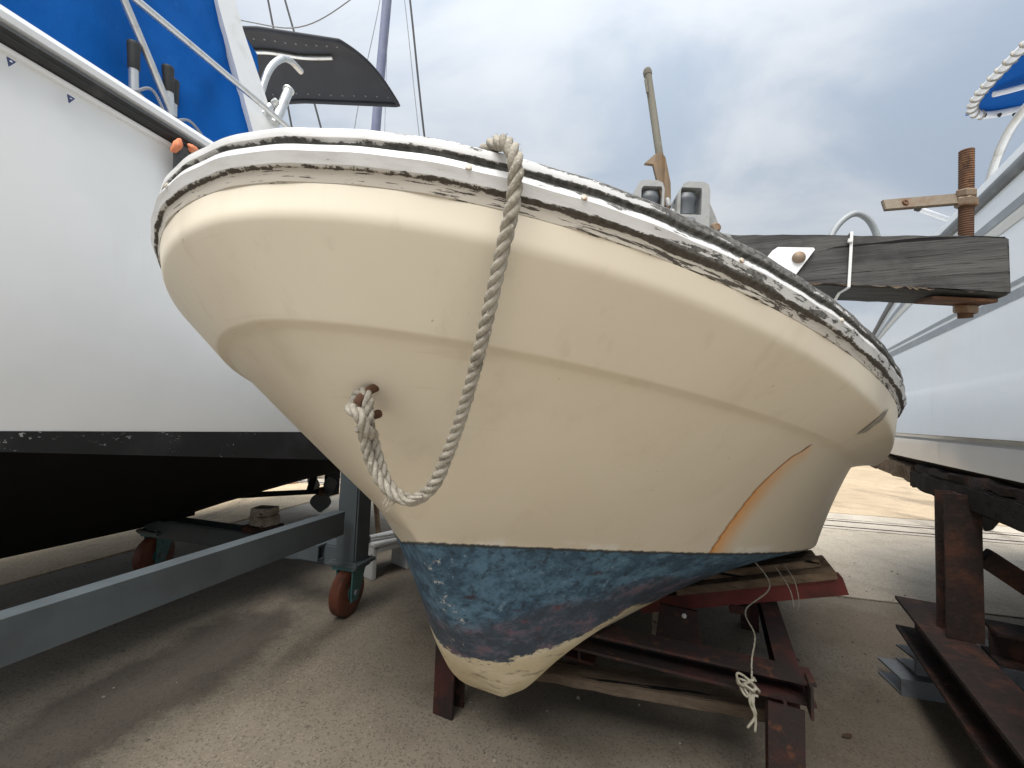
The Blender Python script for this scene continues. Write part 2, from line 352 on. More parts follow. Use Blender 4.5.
def m_rail():
    t = NT('chipped_white_rail_paint')
    h, s = t.attr('ph'), t.attr('sgn')
    cx = t.n('ShaderNodeCombineXYZ'); t.put(cx.inputs[0], s); t.put(cx.inputs[1], h); vec = cx.outputs[0]
    nA = t.noise(1.0, 9, 0.80, vec=vec, sc=(85, 250, 1)); nB = t.noise(1.0, 6, 0.68, vec=vec, sc=(19, 85, 1)); nC = t.noise(1.0, 5, 0.6, vec=vec, sc=(150, 240, 1)); nL = t.noise(1.0, 3, 0.5, vec=vec, sc=(3.2, 0.5, 1))
    port = t.ramp(s, 0.05, 0.62)
    n = t.math('ADD', t.math('SUBTRACT', t.math('ADD', t.math('MULTIPLY', nA, 0.55), t.math('MULTIPLY', nB, 0.45)), 0.5), t.math('MULTIPLY', t.math('SUBTRACT', nL, 0.5), 0.12))
    def worn(h0, half, amp):
        d = t.math('ABSOLUTE', t.math('SUBTRACT', h, h0))
        return t.ramp(t.math('SUBTRACT', t.math('ADD', half, t.math('MULTIPLY', n, amp)), d), -0.0002, 0.0002)
    k1 = worn(0.0120, t.math('ADD', t.math('MULTIPLY', t.math('SUBTRACT', nL, 0.40), 0.011), t.math('MULTIPLY', port, 0.0010)), 0.017)
    k2 = worn(0.0340, t.math('ADD', t.math('ADD', 0.0032, t.math('MULTIPLY', t.math('SUBTRACT', nL, 0.5), 0.004)), t.math('MULTIPLY', port, 0.0026)), 0.015)
    k3 = worn(0.0480, t.math('ADD', -0.0012, t.math('MULTIPLY', port, 0.0100)), 0.048)
    chips = t.ramp(t.math('ADD', nB, t.math('MULTIPLY', port, 0.105)), 0.665, 0.675)
    dots = t.ramp(nC, 0.735, 0.745)
    fl_ = t.math('MULTIPLY', t.ramp(h, 0.0125, 0.0115), t.ramp(t.math('ADD', t.noise(1.0, 6, 0.7, vec=vec, sc=(24, 330, 1)), t.math('MULTIPLY', t.math('MULTIPLY', t.ramp(s, -0.05, 0.18), t.ramp(nL, 0.40, 0.62)), 0.08)), 0.585, 0.60))
    dark = t.math('MAXIMUM', t.math('MAXIMUM', k1, k2), t.math('MAXIMUM', k3, t.math('MAXIMUM', t.math('MAXIMUM', chips, fl_), dots)))
    base = t.mix(t.ramp(h, 0.0121, 0.0127), t.mix(t.ramp(nL, 0.4, 0.6), (0.46, 0.42, 0.36), (0.54, 0.50, 0.43)), t.mix(t.ramp(nB, 0.35, 0.7), (0.64, 0.64, 0.64), (0.53, 0.525, 0.51)))
    under = t.mix(t.ramp(nC, 0.35, 0.65), (0.062, 0.061, 0.057), t.mix(port, (0.12, 0.118, 0.11), (0.18, 0.178, 0.17)))
    under = t.mix(t.math('MULTIPLY', t.ramp(h, 0.018, 0.010), 0.8), under, (0.055, 0.042, 0.028))
    t.set(Base_Color=t.mix(dark, base, under), Roughness=t.fmix(dark, 0.42, 0.85))
    t.bump(t.math('SUBTRACT', 1.0, dark), 0.35, 0.0010); t.bump(nC, 0.15, 0.001)
    return t.m
M_rail = m_rail()
M_deck = simple('grey_deck', (0.42, 0.43, 0.43), 0.7, [(6, (0.25, 0.25, 0.24), 0.5, 0.7)], bump=(90, 0.2, 0.003))
M_rope = simple('old_rope', (0.38, 0.35, 0.295), 0.95, [(45, (0.22, 0.20, 0.16), 0.46, 0.7), (300, (0.54, 0.50, 0.43), 0.55, 0.7)], bump=(420, 0.7, 0.002), spec=0.1)
M_cord = simple('thin_cord', (0.33, 0.31, 0.25), 0.95, [(80, (0.2, 0.18, 0.13), 0.45, 0.7)], spec=0.1)
M_rust = simple('brown_rust', (0.10, 0.048, 0.026), 0.9, [(30, (0.19, 0.095, 0.045), 0.48, 0.68), (90, (0.045, 0.02, 0.012), 0.55, 0.72)], bump=(160, 0.6, 0.003))
M_red = simple('rusted_red_shaded', (0.042, 0.0080, 0.0055), 0.8, [(9, (0.012, 0.006, 0.005), 0.38, 0.58), (38, (0.065, 0.022, 0.009), 0.56, 0.70), (120, (0.15, 0.06, 0.04), 0.70, 0.76)], bump=(110, 0.45, 0.003))  # rusted red, base darkened to carry the shade under the boat
M_dkrust = simple('dark_flaking_rust', (0.017, 0.009, 0.007), 0.9, [(14, (0.062, 0.022, 0.012), 0.47, 0.66), (55, (0.03, 0.016, 0.012), 0.5, 0.7), (80, (0.32, 0.22, 0.17), 0.70, 0.75)], bump=(90, 0.7, 0.004))
M_redp = simple('red_painted_channel', (0.15, 0.022, 0.016), 0.65, [(11, (0.08, 0.018, 0.012), 0.45, 0.66), (40, (0.05, 0.02, 0.012), 0.58, 0.70)], bump=(90, 0.4, 0.003))
M_bronze = simple('weathered_nut', (0.22, 0.165, 0.115), 0.6, [(70, (0.17, 0.085, 0.04), 0.48, 0.7)], metallic=0.35, bump=(120, 0.3, 0.002))
M_flatbar = simple('flat_bar_steel', (0.19, 0.155, 0.115), 0.6, [(40, (0.16, 0.10, 0.06), 0.5, 0.7)], metallic=0.4, bump=(150, 0.3, 0.002))
def m_wood(name, a, b, c, sc, ang=0.0):
    t = NT(name); v = t.co
    if ang:
        mp = t.n('ShaderNodeMapping'); mp.inputs['Rotation'].default_value = (0, 0, ang); t.put(mp.inputs[0], v); v = mp.outputs[0]
    g = t.noise(8, 8, 0.68, vec=v, sc=sc, dist=0.25); k = t.noise(40, 6, 0.7, vec=v, sc=sc)
    col = t.mix(t.ramp(g, 0.35, 0.62), a, b); col = t.mix(t.math('MULTIPLY', t.ramp(k, 0.55, 0.68), 0.8), col, c)
    bl = t.noise(14, 5, 0.6, vec=v); col = t.mix(t.math('MULTIPLY', t.ramp(bl, 0.45, 0.72), 0.55), col, c)
    vk = t.n('ShaderNodeTexVoronoi'); vk.inputs['Scale'].default_value = 9.0; mk = t.n('ShaderNodeMapping'); mk.inputs['Scale'].default_value = (0.8, 1.6, 1.6); t.put(mk.inputs[0], v); t.put(vk.inputs['Vector'], mk.outputs[0])
    kn = t.math('SUBTRACT', 1.0, t.ramp(t.math('ADD', vk.outputs['Distance'], t.math('MULTIPLY', t.math('SUBTRACT', k, 0.5), 0.12)), 0.07, 0.13)); col = t.mix(t.math('MULTIPLY', kn, 0.6), col, c)
    ck = t.ramp(t.noise(11, 3, 0.4, vec=v, sc=(sc[0] * 0.5, sc[1], sc[2])), 0.655, 0.67); col = t.mix(ck, col, (0.006, 0.005, 0.005))
    t.set(Base_Color=col, Roughness=0.88, Specular_IOR_Level=0.25); t.bump(t.math('SUBTRACT', 1.0, ck), 0.8, 0.004); t.bump(g, 0.5, 0.004); t.bump(k, 0.7, 0.002)
    return t.m
M_timber = m_wood('tarred_timber', (0.050, 0.049, 0.048), (0.085, 0.083, 0.08), (0.014, 0.013, 0.012), (0.35, 7, 7), 0.41)
M_plank = m_wood('brown_plank', (0.155, 0.105, 0.065), (0.25, 0.18, 0.12), (0.06, 0.04, 0.026), (0.6, 6, 6), 0.43)
M_tarwood = m_wood('tar_black_wood', (0.014, 0.011, 0.010), (0.026, 0.019, 0.016), (0.006, 0.005, 0.005), (4, 4, 4))
M_board = m_wood('dark_board', (0.085, 0.062, 0.042), (0.13, 0.098, 0.07), (0.04, 0.028, 0.02), (0.6, 6, 6), 0.25)  # darker brown than the planks
M_greywood = m_wood('grey_block_wood', (0.22, 0.19, 0.15), (0.36, 0.32, 0.26), (0.08, 0.065, 0.05), (5, 0.7, 5), 0.0)
M_white = simple('white_gelcoat', (0.80, 0.80, 0.785), 0.34, [(1.6, (0.74, 0.745, 0.73), 0.4, 0.7), (9, (0.66, 0.65, 0.62), 0.60, 0.85, (1, 1, 0.12)), (60, (0.45, 0.44, 0.42), 0.74, 0.78)])
M_white2 = simple('white_hull_gloss', (0.77, 0.795, 0.80), 0.14, [(1.8, (0.74, 0.75, 0.745), 0.4, 0.7), (7, (0.66, 0.66, 0.63), 0.60, 0.85, (1, 1, 0.2))], bump=(2.4, 0.10, 0.03))
M_whitep = simple('white_painted_trim', (0.78, 0.785, 0.78), 0.4, [(12, (0.66, 0.65, 0.62), 0.55, 0.8)])
M_rubber = simple('black_rubber', (0.020, 0.020, 0.019), 0.6, [(20, (0.05, 0.048, 0.045), 0.5, 0.75)])
def m_black():
    t = NT('black_antifouling')
    col = t.mix(t.ramp(t.noise(6, 5, 0.6), 0.45, 0.7), (0.012, 0.013, 0.014), (0.025, 0.026, 0.028))
    z = t.n('ShaderNodeSeparateXYZ'); t.put(z.inputs[0], t.co)
    chip = t.math('MULTIPLY', t.ramp(t.math('ADD', t.noise(85, 5, 0.7, sc=(0.6, 0.6, 1.2)), t.math('MULTIPLY', t.ramp(z.outputs[2], 0.66, 0.71), 0.05)), 0.66, 0.67), t.ramp(t.noise(4.5, 3), 0.52, 0.60))
    col = t.mix(chip, col, (0.45, 0.46, 0.45))
    t.set(Base_Color=col, Roughness=0.75); t.bump(t.noise(30, 5), 0.3, 0.004); return t.m
M_black = m_black()
M_blackb = simple('black_bottom', (0.0045, 0.0045, 0.005), 0.9, [(7, (0.008, 0.007, 0.007), 0.5, 0.7)], spec=0.2)
M_blue = simple('blue_canvas', (0.002, 0.092, 0.36), 0.8, [(3.5, (0.002, 0.075, 0.30), 0.42, 0.7), (14, (0.008, 0.115, 0.39), 0.6, 0.8)], bump=(9, 0.35, 0.02, (1.0, 1.0, 0.5)), spec=0.12)
M_blackc = simple('black_canvas', (0.022, 0.024, 0.030), 0.8, [(5, (0.03, 0.032, 0.038), 0.4, 0.7)], bump=(350, 0.25, 0.001))
M_steel = simple('stainless_pipe', (0.62, 0.62, 0.60), 0.32, [(30, (0.45, 0.43, 0.38), 0.5, 0.75)], metallic=0.75)
M_greyp = simple('grey_painted_steel', (0.078, 0.094, 0.104), 0.6, [(7, (0.060, 0.071, 0.078), 0.42, 0.68), (45, (0.09, 0.065, 0.045), 0.66, 0.74)], bump=(60, 0.15, 0.002))
M_teal = simple('teal_caster_paint', (0.055, 0.15, 0.145), 0.5, [(30, (0.10, 0.075, 0.05), 0.58, 0.68), (90, (0.03, 0.08, 0.08), 0.5, 0.7)], bump=(90, 0.2, 0.002))
M_orange = simple('orange_polyurethane', (0.15, 0.045, 0.022), 0.6, [(20, (0.07, 0.028, 0.017), 0.45, 0.7)], bump=(80, 0.15, 0.002))
M_orangec = simple('faded_orange_cloth', (0.72, 0.26, 0.13), 0.9, [(40, (0.55, 0.17, 0.08), 0.45, 0.7)], bump=(200, 0.4, 0.002))
M_dkgrey = simple('dark_webbing', (0.07, 0.075, 0.075), 0.9, [(60, (0.04, 0.042, 0.042), 0.45, 0.7)])
M_greyplast = simple('grey_roller_plastic', (0.075, 0.085, 0.095), 0.5, [(30, (0.05, 0.055, 0.06), 0.5, 0.7)])
M_screw = simple('dull_screw', (0.55, 0.50, 0.42), 0.5, [(200, (0.26, 0.16, 0.09), 0.45, 0.6)])
M_housing = simple('weathered_aluminium', (0.27, 0.275, 0.27), 0.6, [(35, (0.18, 0.178, 0.165), 0.48, 0.72), (110, (0.25, 0.22, 0.17), 0.62, 0.75)], metallic=0.15, bump=(120, 0.3, 0.002))
M_stick = simple('weathered_stick', (0.17, 0.16, 0.13), 0.9, [(40, (0.10, 0.092, 0.072), 0.45, 0.65, (1, 1, 0.15)), (120, (0.24, 0.225, 0.19), 0.6, 0.7, (1, 1, 0.2))], bump=(150, 0.5, 0.002, (1, 1, 0.15)))
M_tan = simple('tan_leather', (0.16, 0.115, 0.075), 0.85, [(60, (0.22, 0.14, 0.075), 0.46, 0.7)])
M_hose = simple('grey_hose', (0.28, 0.30, 0.31), 0.5)
M_zip = simple('white_nylon_tie', (0.62, 0.63, 0.62), 0.45)
M_navy = simple('navy_print', (0.03, 0.04, 0.12), 0.5)
M_stripe = simple('grey_hull_stripe', (0.235, 0.255, 0.265), 0.4, [(20, (0.30, 0.32, 0.33), 0.5, 0.7)])
M_strip_d = simple('dark_grey_strip', (0.11, 0.118, 0.122), 0.5, [(20, (0.16, 0.17, 0.17), 0.5, 0.7)])
M_cream2 = simple('pale_band', (0.56, 0.55, 0.50), 0.4)
M_lav = simple('lavender_mast_cover', (0.17, 0.19, 0.30), 0.75, [(3, (0.22, 0.24, 0.34), 0.4, 0.7)])
M_wire = simple('dark_wire', (0.03, 0.03, 0.032), 0.6)
M_wiregrey = simple('grey_wire', (0.22, 0.23, 0.25), 0.5)
M_greym = simple('galvanised_plate', (0.17, 0.18, 0.19), 0.55, [(20, (0.12, 0.12, 0.12), 0.45, 0.7), (60, (0.12, 0.08, 0.05), 0.62, 0.72)], metallic=0.3, bump=(70, 0.2, 0.002))
M_fin = simple('grey_cast_fin', (0.085, 0.092, 0.09), 0.6, [(20, (0.06, 0.06, 0.058), 0.5, 0.7)])
M_stool = simple('white_plastic', (0.50, 0.51, 0.50), 0.5, [(12, (0.38, 0.37, 0.34), 0.5, 0.75)])
M_pink = simple('pale_pink_plastic', (0.62, 0.42, 0.34), 0.6, [(10, (0.5, 0.33, 0.27), 0.5, 0.7)])
M_leaf = simple('dry_leaf', (0.06, 0.035, 0.018), 0.9)
# ================================================================== the cream boat
# hull lines in the boat's own frame: x to port, y aft from the bow, z up
LINES = {  # bow offset, length of the curved part, half breadth, plan exponents, height, sheer slope, sheer curve
 'J': (-0.0006, 1.408, 0.8875, 1.6966, 1.894, 0.2043, -0.1804, 0.0763),
 'A': (0.0006, 1.5059, 0.8961, 1.7744, 1.8376, 0.176, -0.1531, 0.0108),
 'B': (0.064, 1.5536, 0.8754, 1.7384, 1.7171, 0.0947, -0.1162, 0.0287),
 'C': (0.3871, 1.1147, 0.765, 2.1108, 0.93, -0.1922, -0.0405, -0.0187)}
D_PTS = [(0.645, 0.0, -0.52), (0.685, 0.060, -0.560), (0.715, 0.110, -0.540), (0.745, 0.165, -0.48), (0.765, 0.216, -0.432), (0.815, 0.262, -0.402), (0.88, 0.306, -0.381), (0.965, 0.367, -0.361), (1.09, 0.437, -0.345), (1.4, 0.53, -0.33), (3.0, 0.60, -0.32)]
K_PTS = [(0.735, -0.588), (0.85, -0.598), (1.05, -0.595), (1.5, -0.57), (2.0, -0.54), (3.0, -0.50)]
U_END = 2.9
RUST = [(0.607, 0.654, 0.026), (0.566, 0.646, -0.010), (0.524, 0.676, -0.064), (0.493, 0.718, -0.120), (0.449, 0.788, -0.216)]
def hull_lines(nb=150, ne=14):
    ang = np.linspace(0, 1, nb) ** 1.0 * np.pi / 2; R = {}
    for k, (u0, L, B, n, m, w0, w1, w2) in LINES.items():
        sn = np.sin(ang); cs = np.clip(np.cos(ang), 0, 1)
        v = B * sn ** (2 / m); u = L * (1 - cs ** (2 / n))
        ue = np.linspace(L, U_END - u0, ne + 1)[1:]
        v = np.r_[v, B * (1 - 0.05 * ((ue - L) / (U_END - L)) ** 2)]; u = np.r_[u, ue]
        uc = np.minimum(u, 1.25); w = w0 + w1 * uc + w2 * uc * uc + 0.03 * (u - uc)
        r = {'C': 0.004}.get(k, 0.0)            # blunt, rounded stem
        if r: v = v + r * np.sqrt(1 - (1 - np.minimum(u / r, 1)) ** 2) * np.clip(1 - u / 0.6, 0, 1)
        R[k] = np.stack([v, u0 + u, w], 1)
    T = np.gradient(R['B'], axis=0); N = np.stack([T[:, 1], -T[:, 0], 0 * T[:, 0]], 1); N /= np.linalg.norm(N, axis=1)[:, None]
    R['E'] = R['B'] - N * 0.020; R['E'][:, 2] -= 0.007          # the knuckle overhangs by a finger's width
    uC = R['C'][:, 1]; sh = np.clip(1 - (uC - uC[0]) / 1.0, 0, 1)
    dp = np.array(D_PTS); uD = uC + (dp[0, 0] - uC[0]) * sh
    nose = 0.020 * np.sqrt(1 - (1 - np.minimum((uD - uD[0]) / 0.05, 1)) ** 2) * np.clip(1 - (uD - uD[0]) / 0.22, 0, 1)
    R['D'] = np.stack([np.interp(uD, dp[:, 0], dp[:, 1]) + nose, uD, np.interp(uD, dp[:, 0], dp[:, 2])], 1)
    for _ in range(2): R['D'][1:-1] = 0.25 * R['D'][:-2] + 0.5 * R['D'][1:-1] + 0.25 * R['D'][2:]
    kp = np.array(K_PTS); uK = uC + (kp[0, 0] - uC[0]) * np.clip(1 - (uC - uC[0]) / 0.36, 0, 1)
    R['K'] = np.stack([0 * uK, uK, np.interp(uK, kp[:, 0], kp[:, 1])], 1)
    return R
BULGE = 0.01
FIL = {'A': (0.28, 0.06), 'B': (0.03, 0.14), 'E': (0.3, 0.05), 'C': (0.04, 0.05), 'D': (0.22, 0.55)}
SUB = {'J': 6, 'A': 14, 'B': 3, 'E': 26, 'C': 26, 'D': 8}
def hull_port():
    R = hull_lines(); keys = ['J', 'A', 'B', 'E', 'C', 'D', 'K']; rows = []; par = []
    prev = R['J']; pt = 0.0
    for i, k in enumerate(keys[1:], 1):
        q = R[k]
        if k in FIL:
            nx = R[keys[i + 1]]
            a = q + (R[keys[i-1]] - q) * FIL[k][0]; b = q + (nx - q) * FIL[k][1]
            bez = [(1-t)**2 * a + 2*t*(1-t) * q + t*t * b for t in np.linspace(0, 1, 7)]
        else: bez = [q]
        n = SUB[keys[i-1]]
        bulge = 0.0
        if k == 'C':                                # topsides below the knuckle swell a little
            T = np.gradient(R['B'], axis=0); N = np.stack([T[:, 1], -T[:, 0], 0 * T[:, 0]], 1); N /= np.linalg.norm(N, axis=1)[:, None]
            bulge = BULGE * N * np.clip(1 - (R['B'][:, 1:2] - 0.25) / 0.35, 0, 1)
        for t in np.linspace(0, 1, n, endpoint=False): rows.append(prev + (bez[0] - prev) * t + bulge * t * (1 - t))
        rows += bez[:-1] if k in FIL else bez
        prev = bez[-1]
    return np.array(rows), R        # rows x columns x 3

BASE = np.array([0.0, 0.85, -0.600])                     # the empty stands under the keel
bx = Vector((0.9179, -0.3960, -0.0256)).normalized(); by = Vector((0.3936, 0.9168, -0.0678)); by = (by - bx * by.dot(bx)).normalized(); bz = bx.cross(by)
BM = Matrix((bx, by, bz)).transposed().to_4x4(); BM.translation = Vector((-0.2872, 0.3856, 0.8)) + bx * BASE[0] + by * BASE[1] + bz * BASE[2]
boat = thing('small_boat', (0, 0, 0), 'cream open boat with blue bottom and chipped white rail, bow towards the camera', 'boat')
boat.matrix_world = BM
def blink(name, me, mat, label=None, parent=None):
    """mesh given in the boat's own frame"""
    me.transform(Matrix.Translation(Vector(-BASE)))
    o = bpy.data.objects.new(name, me); C.objects.link(o); o.parent = parent or boat
    if mat is not None: me.materials.append(mat)
    if label: o['label'] = label
    return o
def bw(v, u, w): return BM @ Vector((v - BASE[0], u - BASE[1], w - BASE[2]))     # boat frame to world
def full(rows):
    st = rows[:, :0:-1].copy(); st[..., 0] *= -1
    return np.concatenate([st, rows], 1)
def grid_faces(nr, nc, flip=False, base=0):
    f = []
    for i in range(nr - 1):
        for j in range(nc - 1):
            q = (base + i*nc + j, base + i*nc + j + 1, base + (i+1)*nc + j + 1, base + (i+1)*nc + j); f.append(q if not flip else q[::-1])
    return f
def add_attr(me, name, vals):
    a = me.attributes.new(name, 'FLOAT', 'POINT'); a.data.foreach_set('value', np.asarray(vals, np.float32).ravel())
prow, LN = hull_port(); G = full(prow); nr, nc = G.shape[:2]
hm = mesh('hull', G.reshape(-1, 3), grid_faces(nr, nc, True), True, 60)
ww = full(np.broadcast_to(LN['C'][None], prow.shape))[..., 2]; wk = full(np.broadcast_to(LN['K'][None], prow.shape))[..., 2]
add_attr(hm, 'wl', G[..., 2] - ww + np.where(G[..., 0] < 0, np.clip(-G[..., 0] / 0.14, 0, 1) * 0.045, 0)); add_attr(hm, 'low', (ww - G[..., 2]) / (ww - wk))
arc = np.cumsum(np.r_[0, np.linalg.norm(np.diff(LN['C'], axis=0), axis=1)]); sg = np.r_[-arc[:0:-1], arc]
add_attr(hm, 'sgn', np.broadcast_to(sg[None], (nr, nc)))
Q = smooth_path(RUST, 60); pts = G.reshape(-1, 3)
dd = np.full(len(pts), 9.0); tt = np.zeros(len(pts))
near = np.where((pts[:, 0] > 0.3) & (pts[:, 1] < 1.3))[0]
qa, qb_ = Q[:-1], Q[1:]; qd = qb_ - qa
for i in near:
    e0 = pts[i] - qa; t_ = np.clip((e0 * qd).sum(1) / (qd * qd).sum(1), 0, 1); e = e0 - t_[:, None] * qd; d2 = (e * e).sum(1); k = int(d2.argmin())
    c = np.cross(qd[k], e[k]) @ np.array([0.75, -0.6, -0.25]); dd[i] = math.sqrt(d2[k]) * (1 if c > 0 else -1); tt[i] = (k + t_[k]) / (len(Q) - 1)
add_attr(hm, 'rustd', dd); add_attr(hm, 'rustt', tt)
blink('hull', hm, M_hull)
# transom
tr = np.concatenate([G[:, 0], G[::-1, -1]]); tm = mesh('transom', tr, [tuple(range(len(tr)))]); blink('transom', tm, M_hull)

# rubbing rail: one moulding swept round the sheer
RP = [(-0.002, -0.001), (0.0002, 0.0000), (0.0010, 0.0008), (0.0022, 0.0060), (0.0038, 0.0132), (0.0044, 0.0142), (0.0072, 0.0150), (0.0084, 0.0160), (0.0104, 0.0215), (0.0126, 0.0268), (0.0122, 0.0282), (0.0104, 0.0352), (0.0096, 0.0362), (0.0056, 0.0368), (0.0050, 0.0405), (0.0056, 0.0432), (0.0086, 0.0438), (0.0098, 0.0448), (0.0104, 0.0500), (0.0098, 0.0540), (0.0080, 0.0562), (0.0030, 0.0574), (-0.012, 0.0582), (-0.034, 0.0584), (-0.040, 0.0570), (-0.042, 0.0530), (-0.042, 0.0)]
RP = [(o, h * 0.85) for o, h in RP]
Jf = full(LN['J'][None])[0]
Js = even(Jf, 0.006); sj = np.r_[0, np.cumsum(np.linalg.norm(np.diff(Js, axis=0), axis=1))]; sj -= sj[np.argmin(np.abs(Js[:, 0]) + 2 * Js[:, 1])]
T = np.gradient(Js, axis=0); T[:, 2] = 0; T /= np.linalg.norm(T, axis=1)[:, None]; NO = np.stack([T[:, 1], -T[:, 0], 0 * T[:, 0]], 1)
rp = []
for i, (o, h) in enumerate(RP): rp.append([(o, h)])
# densify the profile so that chipping follows its height
dens = []
for (a, b), (c, d) in zip(RP[:-1], RP[1:]):
    k = max(1, int(math.hypot(c - a, d - b) / 0.004))
    dens += [(a + (c - a) * t / k, b + (d - b) * t / k) for t in range(k)]
dens.append(RP[-1])
wob = 0.0006 * np.sin(sj * 37) + 0.0005 * np.sin(sj * 91 + 1)
RG = np.stack([Js + NO * (o + (wob if o > 0 else 0))[:, None] if np.ndim(o + (wob if o > 0 else 0)) else Js + NO * o for o, h in dens]) + np.array([[0, 0, h] for o, h in dens])[:, None]
RG[..., 2] += 0.0
rm = mesh('rub_rail', RG.reshape(-1, 3), grid_faces(len(dens), len(Js), True), True, 24)
add_attr(rm, 'ph', np.broadcast_to(np.array([h if o > -0.005 else 0.0485 + max(0, -o) for o, h in dens])[:, None], RG.shape[:2]))
add_attr(rm, 'sgn', np.broadcast_to(sj[None], RG.shape[:2]))
blink('rub_rail', rm, M_rail, 'white rail paint chipped to dark grey')
# foredeck, slightly cambered, inside the rail
inn = Js + NO * -0.0415; cen = inn.copy(); cen[:, 0] = 0; cen[:, 2] += 0.05 * np.abs(inn[:, 0])
rows_d = np.stack([inn + (cen - inn) * t for t in np.linspace(0, 1, 7)]); rows_d[..., 2] += 0.040
blink('deck', mesh('deck', rows_d.reshape(-1, 3), grid_faces(7, len(Js)), True, 60), M_deck)

def rail_at(s, o, h):
    i = int(np.argmin(np.abs(sj - s))); return Js[i] + NO[i] * o + np.array([0, 0, h]), NO[i], T[i]
def disc(name, mat, c, n, r, t, seg=14, dome=0.3, label=None):
    d = Vector(n).normalized(); a = d.orthogonal().normalized(); b = d.cross(a); v = []; f = []
    pr = [(r, -t * 0.5), (r, t * 0.5), (r * 0.75, t * (0.5 + dome)), (0.0005, t * (0.5 + dome * 1.3))]
    for R_, h in pr:
        for j in range(seg):
            th = 2 * math.pi * j / seg; v.append(Vector(c) + d * h + (a * math.cos(th) + b * math.sin(th)) * R_)
    for i in range(3):
        for j in range(seg): k = (j + 1) % seg; f.append((i*seg + j, i*seg + k, (i+1)*seg + k, (i+1)*seg + j))
    f.append(tuple(3*seg + j for j in range(seg))); f.append(tuple(range(seg))[::-1])
    return mesh(name, v, f, True, 40)
# screw heads along the white band
for s_ in (-0.42, -0.10, 0.238, 0.345, 0.52, 0.72):
    c, n, t_ = rail_at(s_, 0.0132, 0.0250); blink('screw', disc('screw', None, c, Vector(n) + Vector((0, 0, 0.25)), 0.0030, 0.0012), M_screw)

# bow eye: a rusty U-bolt through the stem
EYE = np.array([0.0720, 0.153, 0.021])
th = np.linspace(-0.15, math.pi + 0.15, 22)
up_, fw_ = np.array([0, 0.25, 0.97]), np.array([0.10, -0.95, -0.25])
ep = np.array([EYE + up_ * 0.0185 * math.cos(a) + fw_ * (0.030 * math.sin(a)) for a in th]); ep = np.r_[[EYE + up_ * 0.0185 - fw_ * 0.02], ep, [EYE - up_ * 0.0185 - fw_ * 0.02]]
v_, f_ = tube_geo(even(ep, 0.003), 0.0052, 10); blink('bow_eye', mesh('bow_eye', v_, f_, True, 60), M_rust, 'rusty ring bolted through the stem')
# registration strip on the port bow, dark worn lettering
def on_hull(v, u, w):
    q = G.reshape(-1, 3); k = int(((q - np.array([v, u, w])) ** 2).sum(1).argmin()); return k // nc, k % nc

i0, j0 = on_hull(0.685, 0.680, 0.058)
A0, A1 = np.array([0.681, 0.696, 0.054]), np.array([0.698, 0.645, 0.090])
nrm = np.cross(G[i0, j0 + 1] - G[i0, j0], G[i0 + 1, j0] - G[i0, j0]); nrm /= np.linalg.norm(nrm); nrm *= np.sign(nrm[0])
lx = (A1 - A0) / np.linalg.norm(A1 - A0); ly = np.cross(nrm, lx); LL = np.linalg.norm(A1 - A0)
def snap(p):
    q = G.reshape(-1, 3); d = ((q - p) ** 2).sum(1); k = np.argpartition(d, 6)[:6]; w_ = 1 / (d[k] + 1e-9); return (q[k] * w_[:, None]).sum(0) / w_.sum()
sv, sf = [], []
for i in range(9):
    for j in range(3):
        b = A0 + lx * LL * i / 8 + ly * (0.0098 * (j - 1)); off = (snap(b) - b) @ nrm; sv.append(b + nrm * (off + 0.0016))
sf = grid_faces(9, 3)
stk = blink('registration_strip', mesh('registration_strip', sv, sf, True), simple('worn_grey_strip', (0.34, 0.315, 0.27), 0.6, [(60, (0.55, 0.49, 0.40), 0.5, 0.7)]), 'worn dark grey strip of lettering')
# worn characters, unreadable in the photograph: short broken strokes
cv, cf = [], []
for k in range(9):
    x0 = LL * (0.06 + 0.10 * k)
    for (xa, ya, xb, yb) in random.sample([(0, -0.004, 0.0006, 0.004), (0, 0.003, 0.0032, 0.004), (0, -0.004, 0.0032, -0.003), (0.0026, -0.004, 0.0032, 0.004), (0, -0.0005, 0.0032, 0.0005)], 3):
        b0 = len(cv)
        for (x, y) in ((xa, ya), (xb, ya), (xb, yb), (xa, yb)):
            b = A0 + lx * (x0 + x) + ly * y; off = (snap(b) - b) @ nrm; cv.append(b + nrm * (off + 0.0028))
        cf.append((b0, b0 + 1, b0 + 2, b0 + 3))
blink('lettering', mesh('lettering', cv, cf), M_strip_d, None, stk)
